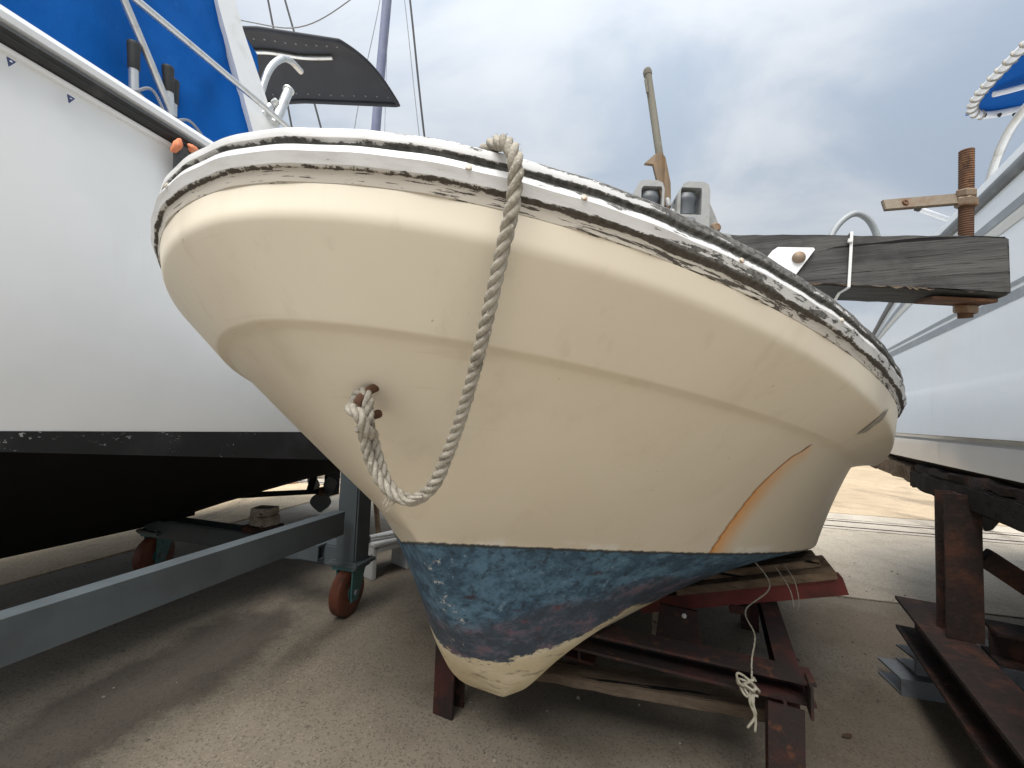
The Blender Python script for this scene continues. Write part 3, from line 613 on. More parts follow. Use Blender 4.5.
# ================================================================== the ground: concrete slabs with open joints
gm = mesh('ground', [(-400, -400, -0.035), (400, -400, -0.035), (400, 400, -0.035), (-400, 400, -0.035)], [(0, 1, 2, 3)])
ground = tag(link('ground', gm, M_joint), kind='structure')
GA = math.radians(14.2); gs = Vector((math.sin(GA), math.cos(GA), 0)); gl = Vector((math.cos(GA), -math.sin(GA), 0))
def slab(l0, l1, s0, s1, mat, gap=0.011):
    l0 += gap; l1 -= gap; s0 += gap; s1 -= gap
    bm = bmesh.new(); nl = max(2, int((l1 - l0) / 0.12)) if (l1 - l0) < 12 and s0 < 8 else 6; ns = max(2, int((s1 - s0) / 0.12)) if s0 < 8 and (s1 - s0) < 5 else 3
    ring = []
    def jit(): return random.gauss(0, 0.0028) if nl > 6 else 0
    for i in range(nl): ring.append((l0 + (l1 - l0) * i / nl, s0 + jit()))
    for i in range(ns): ring.append((l1 + jit(), s0 + (s1 - s0) * i / ns))
    for i in range(nl): ring.append((l1 - (l1 - l0) * i / nl, s1 + jit()))
    for i in range(ns): ring.append((l0 + jit(), s1 - (s1 - s0) * i / ns))
    top = [bm.verts.new(gl * a + gs * b) for a, b in ring]; bot = [bm.verts.new(gl * a + gs * b + Vector((0, 0, -0.033))) for a, b in ring]
    bm.faces.new(top)
    for i in range(len(ring)): j = (i + 1) % len(ring); bm.faces.new((bot[i], bot[j], top[j], top[i]))
    bmesh.ops.bevel(bm, geom=[e for e in bm.edges if all(abs(v.co.z) < 1e-6 for v in e.verts)], offset=0.004, segments=1, affect='EDGES')
    return link('concrete_slab', from_bm('concrete_slab', bm), mat, ground)
lats = [-16, -11.5, -7.0, -2.53, 7.6, 16]
cuts = [-9.0, -0.45, 2.40, 3.93, 4.33, 4.62, 9.2, 14, 20]
for a, b in zip(lats[:-1], lats[1:]):
    for c, d in zip(cuts[:-1], cuts[1:]):
        m = M_concd if -1 < c < 2 else (M_concw if c < 0 else M_conc)  # unseen slabs behind the camera are kept pale to bounce light onto the hull
        if 3.9 < c < 4.5: m = M_concs
        elif c > 4.5: m = M_concy
        elif b < -2 and a > -8 and c > -1: m = M_concl
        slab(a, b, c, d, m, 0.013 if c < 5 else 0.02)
tag(link('far_yard', mesh('far_yard', [(x, y, -0.006) for x, y in [(-300, 17.5), (300, 17.5), (300, 380), (-300, 380)]], [(0, 1, 2, 3)]), M_concw), kind='structure')
# two old slipway rails let into the concrete
for sv_ in (4.02, 4.24):
    o = bar('slipway_rail', M_dkrust, None, gl * -14 + gs * sv_ + V(0, 0, -0.004), gl * 14 + gs * sv_ + V(0, 0, -0.004), 0.022, 0.014, bev=0.002); tag(o, kind='structure')
# grit, dry leaves and flakes lying about
gv, gf = [], []
for k in range(900):
    x, y = random.uniform(-2.2, 2.2), random.uniform(0.75, 4.0); r = abs(random.gauss(0.0022, 0.0018)) + 0.001; a = random.uniform(0, 6.3); b = len(gv)
    for j in range(4): gv.append((x + r * math.cos(a + j * 1.57) * random.uniform(0.5, 1.3), y + r * math.sin(a + j * 1.57) * random.uniform(0.5, 1.3), 0.0005))
    gv.append((x, y, r * 0.9)); gf += [(b, b+1, b+4), (b+1, b+2, b+4), (b+2, b+3, b+4), (b+3, b, b+4)]
tag(link('grit', mesh('grit', gv, gf), simple('grit', (0.10, 0.088, 0.07), 0.95, [(30, (0.3, 0.27, 0.22), 0.5, 0.6)])), 'loose dark grit scattered over the concrete', 'grit', kind='stuff')
def leaf(x, y, L, a, label):
    v, f = [], []
    for i in range(7):
        t = i / 6; w = L * 0.24 * math.sin(math.pi * t) ** 0.8 + 0.0004; z = 0.0015 + 0.004 * abs(t - 0.5)
        for j in (-1, 0, 1): v.append((x + (t - .5) * L * math.cos(a) - j * w * math.sin(a), y + (t - .5) * L * math.sin(a) + j * w * math.cos(a), z + 0.0015 * abs(j)))
    tag(link('dry_leaf', mesh('dry_leaf', v, grid_faces(7, 3), True), M_leaf), label, 'leaf', 'dry leaves on the concrete')
leaf(0.895, 1.167, 0.034, 0.3, 'largest dry brown leaf on the concrete, right of the red cradle leg')
leaf(1.00, 1.52, 0.022, 2.0, 'small dry leaf left of the grey steel plates')
leaf(0.84, 1.40, 0.018, 1.2, 'tiny dry leaf on the stained concrete right of the red side rail')

# ================================================================== the red cradle under the cream boat
cr = thing('boat_cradle', (0.20, 1.02, 0), 'rusty red steel cradle standing under the cream boat', 'boat cradle')
FL, FR = V(-0.140, 1.215, 0), V(0.556, 0.885, 0)                 # front feet
ax = (FR - FL).normalized(); ay = V(-ax.y, ax.x, 0)
RL, RR = FL + ay * 0.95, FR + ay * 0.95
for p in (FL, FR, RL, RR):
    lg = profile('leg', M_red, cr, p, p + V(0, 0, 0.262), h_sec(0.060, 0.060, 0.007, 0.006), up=ay)
profile('front_beam', M_red, cr, V(-0.165, 1.200, 0.284), V(0.612, 0.884, 0.284), c_sec(0.06, 0.044, 0.006, 1))
profile('rear_beam', M_red, cr, RL - ax * 0.03 + V(0, 0, 0.283), RR + ax * 0.035 + V(0, 0, 0.283), c_sec(0.06, 0.042, 0.006, -1))
for p, s_ in ((FL, 1), (FR, -1)):
    profile('side_rail', M_red, cr, p + ax * (0.012 * -s_) + ay * 0.045 + V(0, 0, 0.279), p + ax * (0.012 * -s_) + ay * 0.91 + V(0, 0, 0.279), c_sec(0.042, 0.052, 0.006, s_))
# a gusset flange and bolt at the front corner
bar('corner_plate', M_red, cr, FR + ax * 0.040 + V(0, 0, 0.255) - ay * 0.01, FR + ax * 0.040 + V(0, 0, 0.312) - ay * 0.01, 0.06, 0.005, up=ax, bev=0.001)
# sloping bunks that follow the V of the hull, with a plank on each
mid = FL + (FR - FL) * 0.44 + ay * 0.40
for s_ in (1, -1):
    i_, o_ = mid + ax * (0.10 * s_) + V(0, 0, 0.225), mid + ax * (0.615 * s_) + V(0, 0, 0.385 if s_ > 0 else 0.42)
    bu = profile('bunk', M_redp, cr, i_, o_, c_sec(0.05, 0.042, 0.006, -1), label='sloping red steel channel')
    sl_ = (o_ - i_).normalized(); nu = sl_.cross(ay).normalized(); nu = nu if nu.z > 0 else -nu
    bar('plank', M_plank, bu, i_ + sl_ * 0.12 + nu * 0.034 + ay * 0.035, o_ - sl_ * 0.012 + nu * 0.034 + ay * 0.035, 0.15, 0.022, up=nu, bev=0.002)
    bar('plank', M_plank, bu, i_ + sl_ * 0.20 + nu * 0.057 + ay * 0.045, o_ - sl_ * 0.035 + nu * 0.057 + ay * 0.045, 0.10, 0.020, up=nu, bev=0.002)
    tp = mid + ax * (0.37 * s_)
    bar('bunk_post', M_red, cr, tp + V(0, 0, 0.26), tp + V(0, 0, 0.285), 0.05, 0.05, up=ay, bev=0.001)
profile('keel_beam', M_red, cr, FL + (FR - FL) * 0.44 + ay * 0.06 + V(0, 0, 0.22), RL + (RR - RL) * 0.44 - ay * 0.06 + V(0, 0, 0.22), h_sec(0.075, 0.07, 0.008, 0.006))
# tapered red pillar plate
bm = bmesh.new(); pc = mid + ax * 0.225 - ay * 0.17
for sy in (0, 1):
    for (x, z) in ((-0.052, 0.30), (0.040, 0.30), (0.058, 0.175), (-0.066, 0.175)): bm.verts.new(pc + ax * x + ay * (0.012 * sy) + V(0, 0, z))
bm.verts.ensure_lookup_table(); vs = bm.verts
for q in ((0, 1, 2, 3), (7, 6, 5, 4), (0, 4, 5, 1), (1, 5, 6, 2), (2, 6, 7, 3), (3, 7, 4, 0)): bm.faces.new([vs[i] for i in q])
pb = link('web_plate', from_bm('web_plate', bm), M_red, cr)
lathe('bolt', simple('pale_bolt', (0.6, 0.58, 0.53), 0.5), pb, pc + ax * 0.01 - ay * 0.002 + V(0, 0, 0.285), -ay, [(0.006, 0), (0.006, 0.004), (0.003, 0.006)], 10)
bar('brace_bar', M_red, cr, FL + ax * 0.25 + ay * 0.06 + V(0, 0, 0.235), mid + ax * 0.02 + ay * -0.02 + V(0, 0, 0.265), 0.05, 0.012, bev=0.001)
bd = bar('board', M_board, None, V(0.05, 1.165, 0.150), V(0.600, 0.985, 0.180), 0.07, 0.026, bev=0.002, rough=0.001)
tag(bd, 'pale brown board under the front beam of the red cradle', 'board')
tag(bar('prop_post', M_greywood, None, mid + ax * 0.14 + ay * 0.10 + V(0, 0, 0.0), mid + ax * 0.14 + ay * 0.10 + V(0, 0, 0.19), 0.04, 0.04, bev=0.002), 'short wooden prop standing on the ground under the keel beam', 'post')
# cords tied to the cradle
P = smooth_path([bw(0.46, 0.99, -0.17), V(0.70, 1.17, 0.37), V(0.615, 1.13, 0.325), V(0.575, 1.02, 0.315), V(0.515, 0.925, 0.309), V(0.488, 0.876, 0.300)], 60)
v_, f_ = twisted_rope(even(P, 0.004), 0.0022, 0.014, 5)
tag(link('cord', mesh('cord', v_, f_, True), M_cord), 'thin cord running from the hull down to the red front beam', 'cord')
P = smooth_path([V(0.705, 1.16, 0.43), V(0.712, 1.105, 0.385), V(0.718, 1.10, 0.335), V(0.728, 1.13, 0.318), V(0.735, 1.11, 0.34), V(0.73, 1.112, 0.40), V(0.735, 1.165, 0.43)], 50)
v_, f_ = tube_geo(even(P, 0.005), 0.0013, 5)
tag(link('string', mesh('string', v_, f_, True), M_cord), 'thin pale string looped round the planked bunk', 'string')
vs_, fs_ = [], []
cb = V(0.482, 0.871, 0.286)
for k in range(7):                                               # the knot: a handful of tight turns
    a = random.uniform(0, 6.3); tl = random.uniform(-0.7, 0.7); rr_ = random.uniform(0.009, 0.016); off = V(random.gauss(0, 0.005), random.gauss(0, 0.003), random.gauss(0, 0.007))
    P = np.array([cb + off + V(rr_ * math.cos(t), 0.006 * math.sin(t * 2 + a), rr_ * 0.8 * math.sin(t + tl)) for t in np.linspace(0, 5.6, 26)])
    b = sum(map(len, vs_)); v_, f_ = tube_geo(P, 0.0024, 6, b); vs_.append(v_); fs_ += f_
for k in range(4):                                               # hanging ends
    x = random.uniform(-0.007, 0.009); L_ = random.uniform(0.05, 0.085)
    P = smooth_path([cb + V(x, 0, 0), cb + V(x - 0.004, -0.004, -0.3 * L_), cb + V(x + random.gauss(0, .004), -0.003, -0.7 * L_), cb + V(x - 0.004 + random.gauss(0, .004), -0.002, -L_)], 20)
    b = sum(map(len, vs_)); v_, f_ = tube_geo(P, 0.0024, 6, b); vs_.append(v_); fs_ += f_
tag(link('cord_bundle', mesh('cord_bundle', np.concatenate(vs_), fs_, True), M_cord), 'knotted bundle of pale cord hanging on the red front beam', 'cord')

# ================================================================== timber crossbeam and fittings of the cream boat
td = V(0.9087, -0.3922, -0.1426).normalized()
tl0, tl1 = V(0.425, 0.635, 1.036) - td * 0.62, V(0.425, 0.635, 1.036) + td * 0.2185
tu = (V(0, 0, 1) - td * td.z).normalized(); tn = tu.cross(td).normalized(); tn = tn if tn.y < 0 else -tn      # tn faces the camera
bm = bmesh.new(); sweep_sec(bm, tl0, tl1, [(-0.036, -0.0365), (0.036, -0.0365), (0.036, 0.0365), (-0.036, 0.0365)], tu)
Lb = (tl1 - tl0).length
bmesh.ops.subdivide_edges(bm, edges=[e for e in bm.edges if abs(e.calc_length() - Lb) < 1e-5], cuts=70, use_grid_fill=True)
bmesh.ops.bevel(bm, geom=[e for e in bm.edges if e.calc_face_angle(0) > 0.9], offset=0.0028, segments=2, affect='EDGES')
for v in bm.verts:
    t = (v.co - tl0).dot(td)
    if t > Lb - 0.006: v.co += td * (-0.14 * (v.co - tl1).dot(tu))
    v.co += tu * (0.0005 * math.sin(t * 41 + 1.3) + 0.0003 * math.sin(t * 173)) + tn * 0.0003 * math.sin(t * 97) + V(random.gauss(0, .0002), random.gauss(0, .0002), random.gauss(0, .0002))
tim = link('crossbeam', from_bm('crossbeam', bm, True, 40), M_timber, boat, 'weathered dark grey timber across the foredeck')
# splinters lifted along the lower edge
sv2, sf2 = [], []
for k in range(26):
    L_ = random.uniform(0.012, 0.05); t = random.uniform(0.55, Lb - 0.012 - L_); b = len(sv2); p = tl0 + td * t - tu * 0.0335 + tn * 0.0362
    for q in (p, p + td * L_, p + td * L_ * 0.6 + tn * 0.0016 - tu * random.uniform(0.001, 0.004), p + td * L_ * 0.2 + tn * 0.0016): sv2.append(q)
    sf2.append((b, b+1, b+2, b+3))
tag(link('splinter', mesh('splinter', sv2, sf2), M_board, tim), kind='stuff')
def on_tim(t, up, out): return tl0 + td * t + tu * up + tn * out
for t_ in (0.22, 0.46): bar('chock', M_timber, tim, on_tim(t_, -0.130, 0), on_tim(t_, -0.0375, 0), 0.06, 0.06, up=td, bev=0.002)
tx = 0.62                                                        # arc position of the gunwale on the timber
# white bracket plate with one big bolt
bm = bmesh.new(); pts_ = [(-0.060, -0.047), (-0.028, 0.010), (-0.022, 0.0155), (0.022, 0.0155), (0.024, 0.013), (0.006, -0.024), (-0.008, -0.056)]
fr_ = [bm.verts.new(on_tim(tx - 0.012 + x, y, 0.0405)) for x, y in pts_]; bk_ = [bm.verts.new(on_tim(tx - 0.012 + x, y, 0.0372)) for x, y in pts_]
bm.faces.new(fr_); bm.faces.new(bk_[::-1])
for i in range(len(pts_)): j = (i + 1) % len(pts_); bm.faces.new((fr_[i], bk_[i], bk_[j], fr_[j]))
plt = link('bracket_plate', from_bm('bracket_plate', bm), M_whitep, tim, 'white painted bracket plate')
lathe('bolt', M_bronze, tim, on_tim(tx - 0.006, 0.0005, 0.0405), tn, [(0.0085, 0), (0.0085, 0.002), (0.0078, 0.004), (0.005, 0.0062), (0.001, 0.0068)], 18)
# cable tie round the timber
P = [on_tim(tx + 0.052, 0.040, -0.02), on_tim(tx + 0.052, 0.0395, 0.0375), on_tim(tx + 0.0545, 0.01, 0.0382), on_tim(tx + 0.0585, -0.038, 0.0378), on_tim(tx + 0.054, -0.0395, 0.012), on_tim(tx + 0.046, -0.072, -0.010)]
bm = bmesh.new()
for a, b in zip(P[:-1], P[1:]): sweep_sec(bm, a, b, [(-0.0017, -0.0007), (0.0017, -0.0007), (0.0017, 0.0007), (-0.0017, 0.0007)], tn if abs((b - a).normalized().dot(tn)) < 0.8 else tu)
zt = link('cable_tie', from_bm('cable_tie', bm), M_zip, tim)
bar('tie_head', M_zip, tim, on_tim(tx + 0.0515, 0.0235, 0.0395), on_tim(tx + 0.0515, 0.0295, 0.0395), 0.0056, 0.0042, up=tn, bev=0.0008)
# threaded rod, nuts, washer plate and lever
RX = Lb - 0.027; up = V(-0.075, -0.115, 0.99).normalized()
rodp = []
nz_ = 150; z0_, z1_ = -0.060, 0.160
for i in range(nz_ + 1):
    z = z0_ + (z1_ - z0_) * i / nz_; rodp.append((0.0075 + (0.00045 if i % 2 else -0.0002), z))
rod = lathe('threaded_rod', M_rust, tim, on_tim(RX, 0, 0), up, rodp, 16, 'rusty threaded rod through the timber end')
def hexnut(name, c, r, h, mat, par, rot=0.2, ch=0.0015):
    d = up; a = td.copy(); b = d.cross(a); v = []; f = []
    for (rr_, z) in ((r - ch, 0), (r, ch), (r, h - ch), (r - ch, h)):
        for j in range(6): th_ = rot + j * math.pi / 3; v.append(c + d * z + (a * math.cos(th_) + b * math.sin(th_)) * rr_)
    f.append(tuple(range(6))[::-1]); f.append(tuple(18 + j for j in range(6)))
    for i in range(3):
        for j in range(6): k = (j + 1) % 6; f.append((i*6 + j, i*6 + k, (i+1)*6 + k, (i+1)*6 + j))
    return link(name, mesh(name, v, f), mat, par)
RC0 = on_tim(RX, 0, 0)
hexnut('nut', RC0 + up * 0.086, 0.0118, 0.012, M_bronze, tim, 0.5); hexnut('nut', RC0 + up * 0.0982, 0.0112, 0.010, M_bronze, tim, 0.15)
lathe('washer', M_bronze, tim, on_tim(RX, 0, 0) + up * 0.0385, up, [(0.0135, -0.002), (0.0135, 0.0022), (0.010, 0.003)], 20)
hexnut('nut', RC0 - up * 0.0535, 0.0130, 0.0105, M_bronze, tim, 0.3)
bar('washer_plate', M_rust, tim, on_tim(RX - 0.040, -0.0395, 0), on_tim(RX + 0.024, -0.0395, 0), 0.056, 0.0045, up=up, bev=0.0008)
lv0 = RC0 + up * 0.0965 + td * -0.008; lv1 = lv0 + V(-0.090, 0.012, -0.006)
lever = bar('lever', M_flatbar, tim, lv0, lv1, 0.005, 0.0165, up=V(0.0, 0.25, 0.97), bev=0.0008, label='flat steel bar welded to the nut')
lathe('hole_rim', M_rust, tim, lv1 + (lv0 - lv1) * 0.28 + V(0, -0.0026, 0.0006), V(0.12, -0.96, 0.25), [(0.0042, -0.001), (0.0042, 0.0012), (0.0026, 0.0014), (0.0022, 0.0002)], 14)
# grey hose loop behind the timber
tag(tube('hose', M_hose, None, [(0.520, 0.712, 1.02), (0.532, 0.722, 1.075), (0.549, 0.728, 1.133), (0.57, 0.727, 1.160), (0.591, 0.727, 1.170), (0.610, 0.727, 1.161), (0.624, 0.728, 1.139), (0.632, 0.728, 1.09), (0.630, 0.728, 1.03)], 0.0052, 10, 60), 'grey hose arching up behind the dark timber', 'hose')

# roller fairlead on the port bow, two upright rollers and a lower one
fo = V(0.1830, 0.500, 1.0275); fx = V(0.985, -0.05, -0.03).normalized(); fz = (V(0.02, 0, 1) - fx * fx.dot(V(0.02, 0, 1))).normalized(); fy = fz.cross(fx)
def fp(x, y, z): return fo + (fx * x + fy * y + fz * min(z, 0.06)) * 1.15 + fz * max(0, z - 0.06)
fl = bar('fairlead', M_housing, boat, fp(-0.042, 0.004, -0.006), fp(0.058, 0.004, -0.012), 0.034, 0.012, up=fz, bev=0.002, label='weathered roller fairlead with three dark rollers')
def cheek(x0, x1, inner):
    """an arched frame around one upright roller"""
    o_ = [(x0 - 0.002, 0), (x0, 0.034), (x0 + 0.005, 0.0445), (x0 + 0.010, 0.047), (x1 - 0.007, 0.047), (x1 - 0.002, 0.0445), (x1, 0.038), (x1, 0)]
    i_ = [(x0 + 0.0075, 0.012), (x0 + 0.0075, 0.037), (x0 + 0.0090, 0.040), (x0 + 0.011, 0.0405), (x1 - 0.0035, 0.0405), (x1 - 0.0030, 0.040), (x1 - 0.0025, 0.037), (x1 - 0.0025, 0.012)]
    if not inner: # mirror the thick and thin side
        i_ = [(x0 + 0.0025, 0.012), (x0 + 0.0025, 0.037), (x0 + 0.0030, 0.040), (x0 + 0.0045, 0.0405), (x1 - 0.011, 0.0405), (x1 - 0.0090, 0.040), (x1 - 0.0085, 0.037), (x1 - 0.0085, 0.012)]
    bm = bmesh.new(); n = len(o_)
    L_ = [[bm.verts.new(fp(x, y, z)) for x, z in c] for y in (-0.009, 0.012) for c in (o_, i_)]
    for k in range(n):
        j = (k + 1) % n
        for a, b in ((0, 1), (2, 3), (0, 2), (1, 3)): bm.faces.new((L_[a][k], L_[a][j], L_[b][j], L_[b][k]))
    bmesh.ops.bevel(bm, geom=[e for e in bm.edges if e.calc_face_angle(0) > 0.8], offset=0.001, segments=2, affect='EDGES')
    return from_bm('cheek', bm, True, 40)
link('cheek', cheek(-0.041, -0.010, True), M_housing, fl); link('cheek', cheek(0.004, 0.036, False), M_housing, fl)
for x in (-0.0235, 0.0145):
    lathe('roller', M_greyplast, fl, fp(x, 0.0015, 0.0125), fz, [(0.0105, 0), (0.0118, 0.001), (0.0118, 0.016), (0.0130, 0.0185), (0.0130, 0.0225), (0.0118, 0.0245), (0.0115, 0.027)], 18)
lathe('roller', M_greyplast, fl, fp(-0.036, -0.004, 0.004), fx, [(0.007, 0), (0.0085, 0.0015), (0.0085, 0.065), (0.007, 0.0665)], 18)
bm = bmesh.new()                                                   # sloping end web on the port side
wv = [bm.verts.new(fp(x, y, z)) for y in (0.004, 0.012) for x, z in ((0.036, 0.042), (0.036, -0.012), (0.056, -0.016), (0.050, 0.010), (0.046, 0.020))]
bm.faces.new(wv[:5]); bm.faces.new(wv[5:][::-1])
for i in range(5): j = (i + 1) % 5; bm.faces.new((wv[i], wv[5+i], wv[5+j], wv[j]))
link('end_web', from_bm('end_web', bm), M_housing, fl)
lathe('bolt', M_bronze, fl, fp(0.0465, 0.003, 0.004), -fy, [(0.006, 0), (0.006, 0.003), (0.004, 0.005)], 12)
# pin standing between the rollers
st = tube('pin', M_stick, fl, [fp(-0.002, 0.004, 0.0), fp(-0.0075, 0.005, 0.05), fp(-0.0165, 0.008, 0.115), fp(-0.0285, 0.011, 0.200)], 0.0046, 10, 24, 'weathered grey stick standing between the rollers')
lathe('pin_cap', M_stick, fl, fp(-0.0278, 0.011, 0.195), (fp(-0.0285, 0.011, 0.200) - fp(-0.0165, 0.008, 0.115)), [(0.0052, 0), (0.0056, 0.004), (0.0045, 0.008), (0.001, 0.0095)], 12)
bar('pin_latch', M_stick, fl, fp(-0.0285, 0.006, 0.167), fp(-0.0312, 0.007, 0.186), 0.003, 0.003, bev=0.0005)
bm = bmesh.new()
for (x, z, y) in ((-0.012, 0.086, 0), (-0.019, 0.082, -0.004), (-0.030, 0.070, -0.003), (-0.022, 0.067, -0.006), (-0.018, 0.05, -0.007), (-0.010, 0.022, -0.007), (-0.002, 0.020, -0.006), (-0.004, 0.045, -0.008), (-0.010, 0.075, -0.007)): bm.verts.new(fp(x, y, z))
bm.faces.new(bm.verts[:]); bmesh.ops.triangulate(bm, faces=bm.faces[:]); r_ = bmesh.ops.extrude_face_region(bm, geom=bm.faces[:])
bmesh.ops.translate(bm, vec=fy * 0.005, verts=[e for e in r_['geom'] if isinstance(e, bmesh.types.BMVert)])
link('leather_wrap', from_bm('leather_wrap', bm), M_tan, fl, 'tan strip wrapped round the stick')
for k, (x, z) in enumerate(((-0.008, 0.014), (-0.0005, 0.012), (-0.004, 0.024))):
    lathe('shackle_pin', M_housing if k else M_rust, fl, fp(x, -0.007, z - 0.004), fz + fx * (0.3 - 0.3 * k), [(0.0024, 0), (0.0032, 0.001), (0.0032, 0.009), (0.002, 0.011)], 10)

# ================================================================== mooring rope: over the rail, down in a bight to the bow eye
rp_ = [(-0.075, 0.445, 1.024), (-0.048, 0.402, 1.036), (-0.027, 0.37, 1.038), (-0.013, 0.347, 1.027), (-0.004, 0.334, 1.007), (-0.004, 0.341, 0.975), (-0.012, 0.358, 0.939), (-0.022, 0.38, 0.897), (-0.033, 0.407, 0.855), (-0.049, 0.44, 0.802), (-0.067, 0.468, 0.754), (-0.085, 0.485, 0.716), (-0.109, 0.496, 0.699), (-0.132, 0.495, 0.709), (-0.147, 0.493, 0.737), (-0.156, 0.487, 0.771), (-0.163, 0.480, 0.797)]
P = even(smooth_path(rp_, 260), 0.0016)
R_ = np.interp(np.linspace(0, 1, len(P)), [0, 0.62, 0.72, 0.9, 1], [0.0067, 0.0067, 0.0074, 0.0076, 0.0068])
v1_, f1_ = twisted_rope(P, R_, 0.037, 8, 0.04)
# the eye splice: two passes through the ring and back down the standing part
ey = bw(*EYE); ef = (bw(*(EYE + fw_)) - bw(*EYE)); eu = (bw(*(EYE + up_)) - bw(*EYE)); es = ef.cross(eu)
es = es if es.x > 0 else -es
def ring_pt(f, u_, s_): return ey + ef * f + eu * u_ + es * s_
lp = [ring_pt(0.008, -0.030, 0.012), ring_pt(0.022, -0.010, 0.014), ring_pt(0.024, 0.008, 0.008), ring_pt(0.020, 0.014, -0.006), ring_pt(0.016, 0.006, -0.016), ring_pt(0.020, -0.004, -0.010), ring_pt(0.040, -0.002, 0.002), ring_pt(0.042, -0.006, 0.016), ring_pt(0.026, -0.026, 0.020), V(-0.1525, 0.482, 0.772)]
P2 = even(smooth_path(lp, 120), 0.0016); v2_, f2_ = twisted_rope(P2, 0.0068, 0.038, 8, 0.03)
P3 = even(smooth_path([ring_pt(0.026, -0.024, 0.010), V(-0.161, 0.474, 0.772), V(-0.153, 0.480, 0.742), V(-0.138, 0.483, 0.716), V(-0.116, 0.486, 0.700), V(-0.094, 0.480, 0.707)], 100), 0.0016)
v3_, f3_ = twisted_rope(P3, np.interp(np.linspace(0, 1, len(P3)), [0, 0.75, 1], [0.0062, 0.0062, 0.003]), 0.038, 8, 0.04)
n1_, n2_ = len(v1_), len(v2_)
fv, ff = [v1_, v2_, v3_], f1_ + [tuple(i + n1_ for i in q) for q in f2_] + [tuple(i + n1_ + n2_ for i in q) for q in f3_]
nb_ = n1_ + n2_ + len(v3_); hv = []                              # broken fibres standing off the lay
for k in range(1100):
    i = random.randrange(4, len(P) - 4); a = random.uniform(0, 6.3); T_ = P[i+1] - P[i-1]; T_ /= np.linalg.norm(T_)
    n_ = np.cross(T_, [0.3, 0.8, 0.5]); n_ /= np.linalg.norm(n_); b_ = np.cross(T_, n_); dr = n_ * math.cos(a) + b_ * math.sin(a)
    p = P[i] + dr * R_[i] * 0.92; e = p + dr * random.uniform(0.0008, 0.0035) + T_ * random.gauss(0, 0.004); w_ = np.cross(dr, T_) * 0.00018
    b = nb_ + len(hv); hv += [p - w_, p + w_, e]; ff.append((b, b+1, b+2))
for k in range(40):                                              # frayed tuft at the bottom of the bight
    p = np.array((-0.130, 0.488, 0.704)) + rng.normal(0, 0.004, 3); e = p + np.array((-0.003, -0.004, -0.010)) + rng.normal(0, 0.004, 3); b = nb_ + len(hv); hv += [p, p + np.array((0.0006, 0, 0)), e]; ff.append((b, b+1, b+2))
fv.append(np.array(hv))
tag(link('mooring_rope', mesh('mooring_rope', np.concatenate(fv), ff, True, 60), M_rope), 'old three strand rope hanging over the rail to the bow eye', 'rope')
# ================================================================== white boat on the left, on a wheeled trailer
LA = math.radians(16.8); la = V(math.sin(LA), math.cos(LA), 0); lp_ = V(math.cos(LA), -math.sin(LA), 0)
def lw(s, l, z): return la * s + lp_ * l + V(0, 0, z)             # along, sideways, up
LC = -2.30                                                        # its centreline
wb = thing('cabin_boat', lw(0.5, LC, 0.0), 'large white boat with black bottom and blue canvas on a grey trailer', 'boat')
def strip(name, mat, secs, ss, mirror=True, par=None, sharp=30, label=None):
    """secs(s) -> [(lat, z)] from top down, swept along s"""
    v = []; rows = []
    for s in ss:
        q = secs(s); rows.append([lw(s, l, z) for l, z in q])
    n = len(rows[0]); vv = [p for r in rows for p in r]; f = grid_faces(len(ss), n)
    if mirror:
        b = len(vv)
        for s in ss: vv += [lw(s, 2 * LC - l, z) for l, z in secs(s)]
        f += grid_faces(len(ss), n, True, b)
    return link(name, mesh(name, vv, f, True, sharp), mat, par or wb, label)
SS = [-3.2 + 0.15 * i for i in range(42)]                        # -3.2 .. 2.95
def bow(s):                                                       # narrows towards the bow, out of the picture
    return 0.98 * (1 - max(0, (-s - 1.2) / 2.05) ** 2.2)
def side(l, s): return LC + (l - LC) * max(bow(s), 0.03) / 0.98
strip('hull', M_white, lambda s: [(side(-1.328, s), 1.545), (side(-1.320, s), 1.40), (side(-1.312, s), 1.2), (side(-1.310, s), 1.0), (side(-1.316, s), 0.85), (side(-1.326, s), 0.7432 - 0.0316 * s)], SS)
def zb(s): return min(0.70, max(0.56, 0.742 - 0.107 * s))
strip('boot_stripe', M_black, lambda s: [(side(-1.324, s), 0.7432 - 0.0316 * s), (side(-1.327, s), (0.7432 - 0.0316 * s + zb(s)) / 2), (side(-1.330, s), zb(s))], SS)
def keel_z(s): return 0.19 if s < 1.72 else min(0.40, 0.27 + 0.13 * (s - 1.72))
strip('bottom', M_blackb, lambda s: [(side(-1.330, s), zb(s)), (side(-1.46, s), zb(s) - 0.08), (side(-1.9, s), max(0.33, keel_z(s) + 0.07)), (side(-2.22, s), keel_z(s) + 0.03), (LC, keel_z(s))], SS)
strip('gunwale_lip', M_whitep, lambda s: [(side(-1.33, s), 1.553), (side(-1.318, s), 1.552), (side(-1.313, s), 1.548), (side(-1.313, s), 1.543), (side(-1.318, s), 1.539), (side(-1.33, s), 1.538)], SS)
strip('rub_strip', M_rubber, lambda s: [(side(-1.33, s), 1.594), (side(-1.312, s), 1.592), (side(-1.300, s), 1.584), (side(-1.296, s), 1.575), (side(-1.302, s), 1.568), (side(-1.302, s), 1.566), (side(-1.296, s), 1.560), (side(-1.304, s), 1.552), (side(-1.33, s), 1.550)], SS)
strip('toe_rail', M_whitep, lambda s: [(side(-1.40, s), 1.60), (side(-1.392, s), 1.628), (side(-1.375, s), 1.636), (side(-1.335, s), 1.634), (side(-1.308, s), 1.626), (side(-1.302, s), 1.612), (side(-1.304, s), 1.598), (side(-1.318, s), 1.592), (side(-1.34, s), 1.592)], SS)
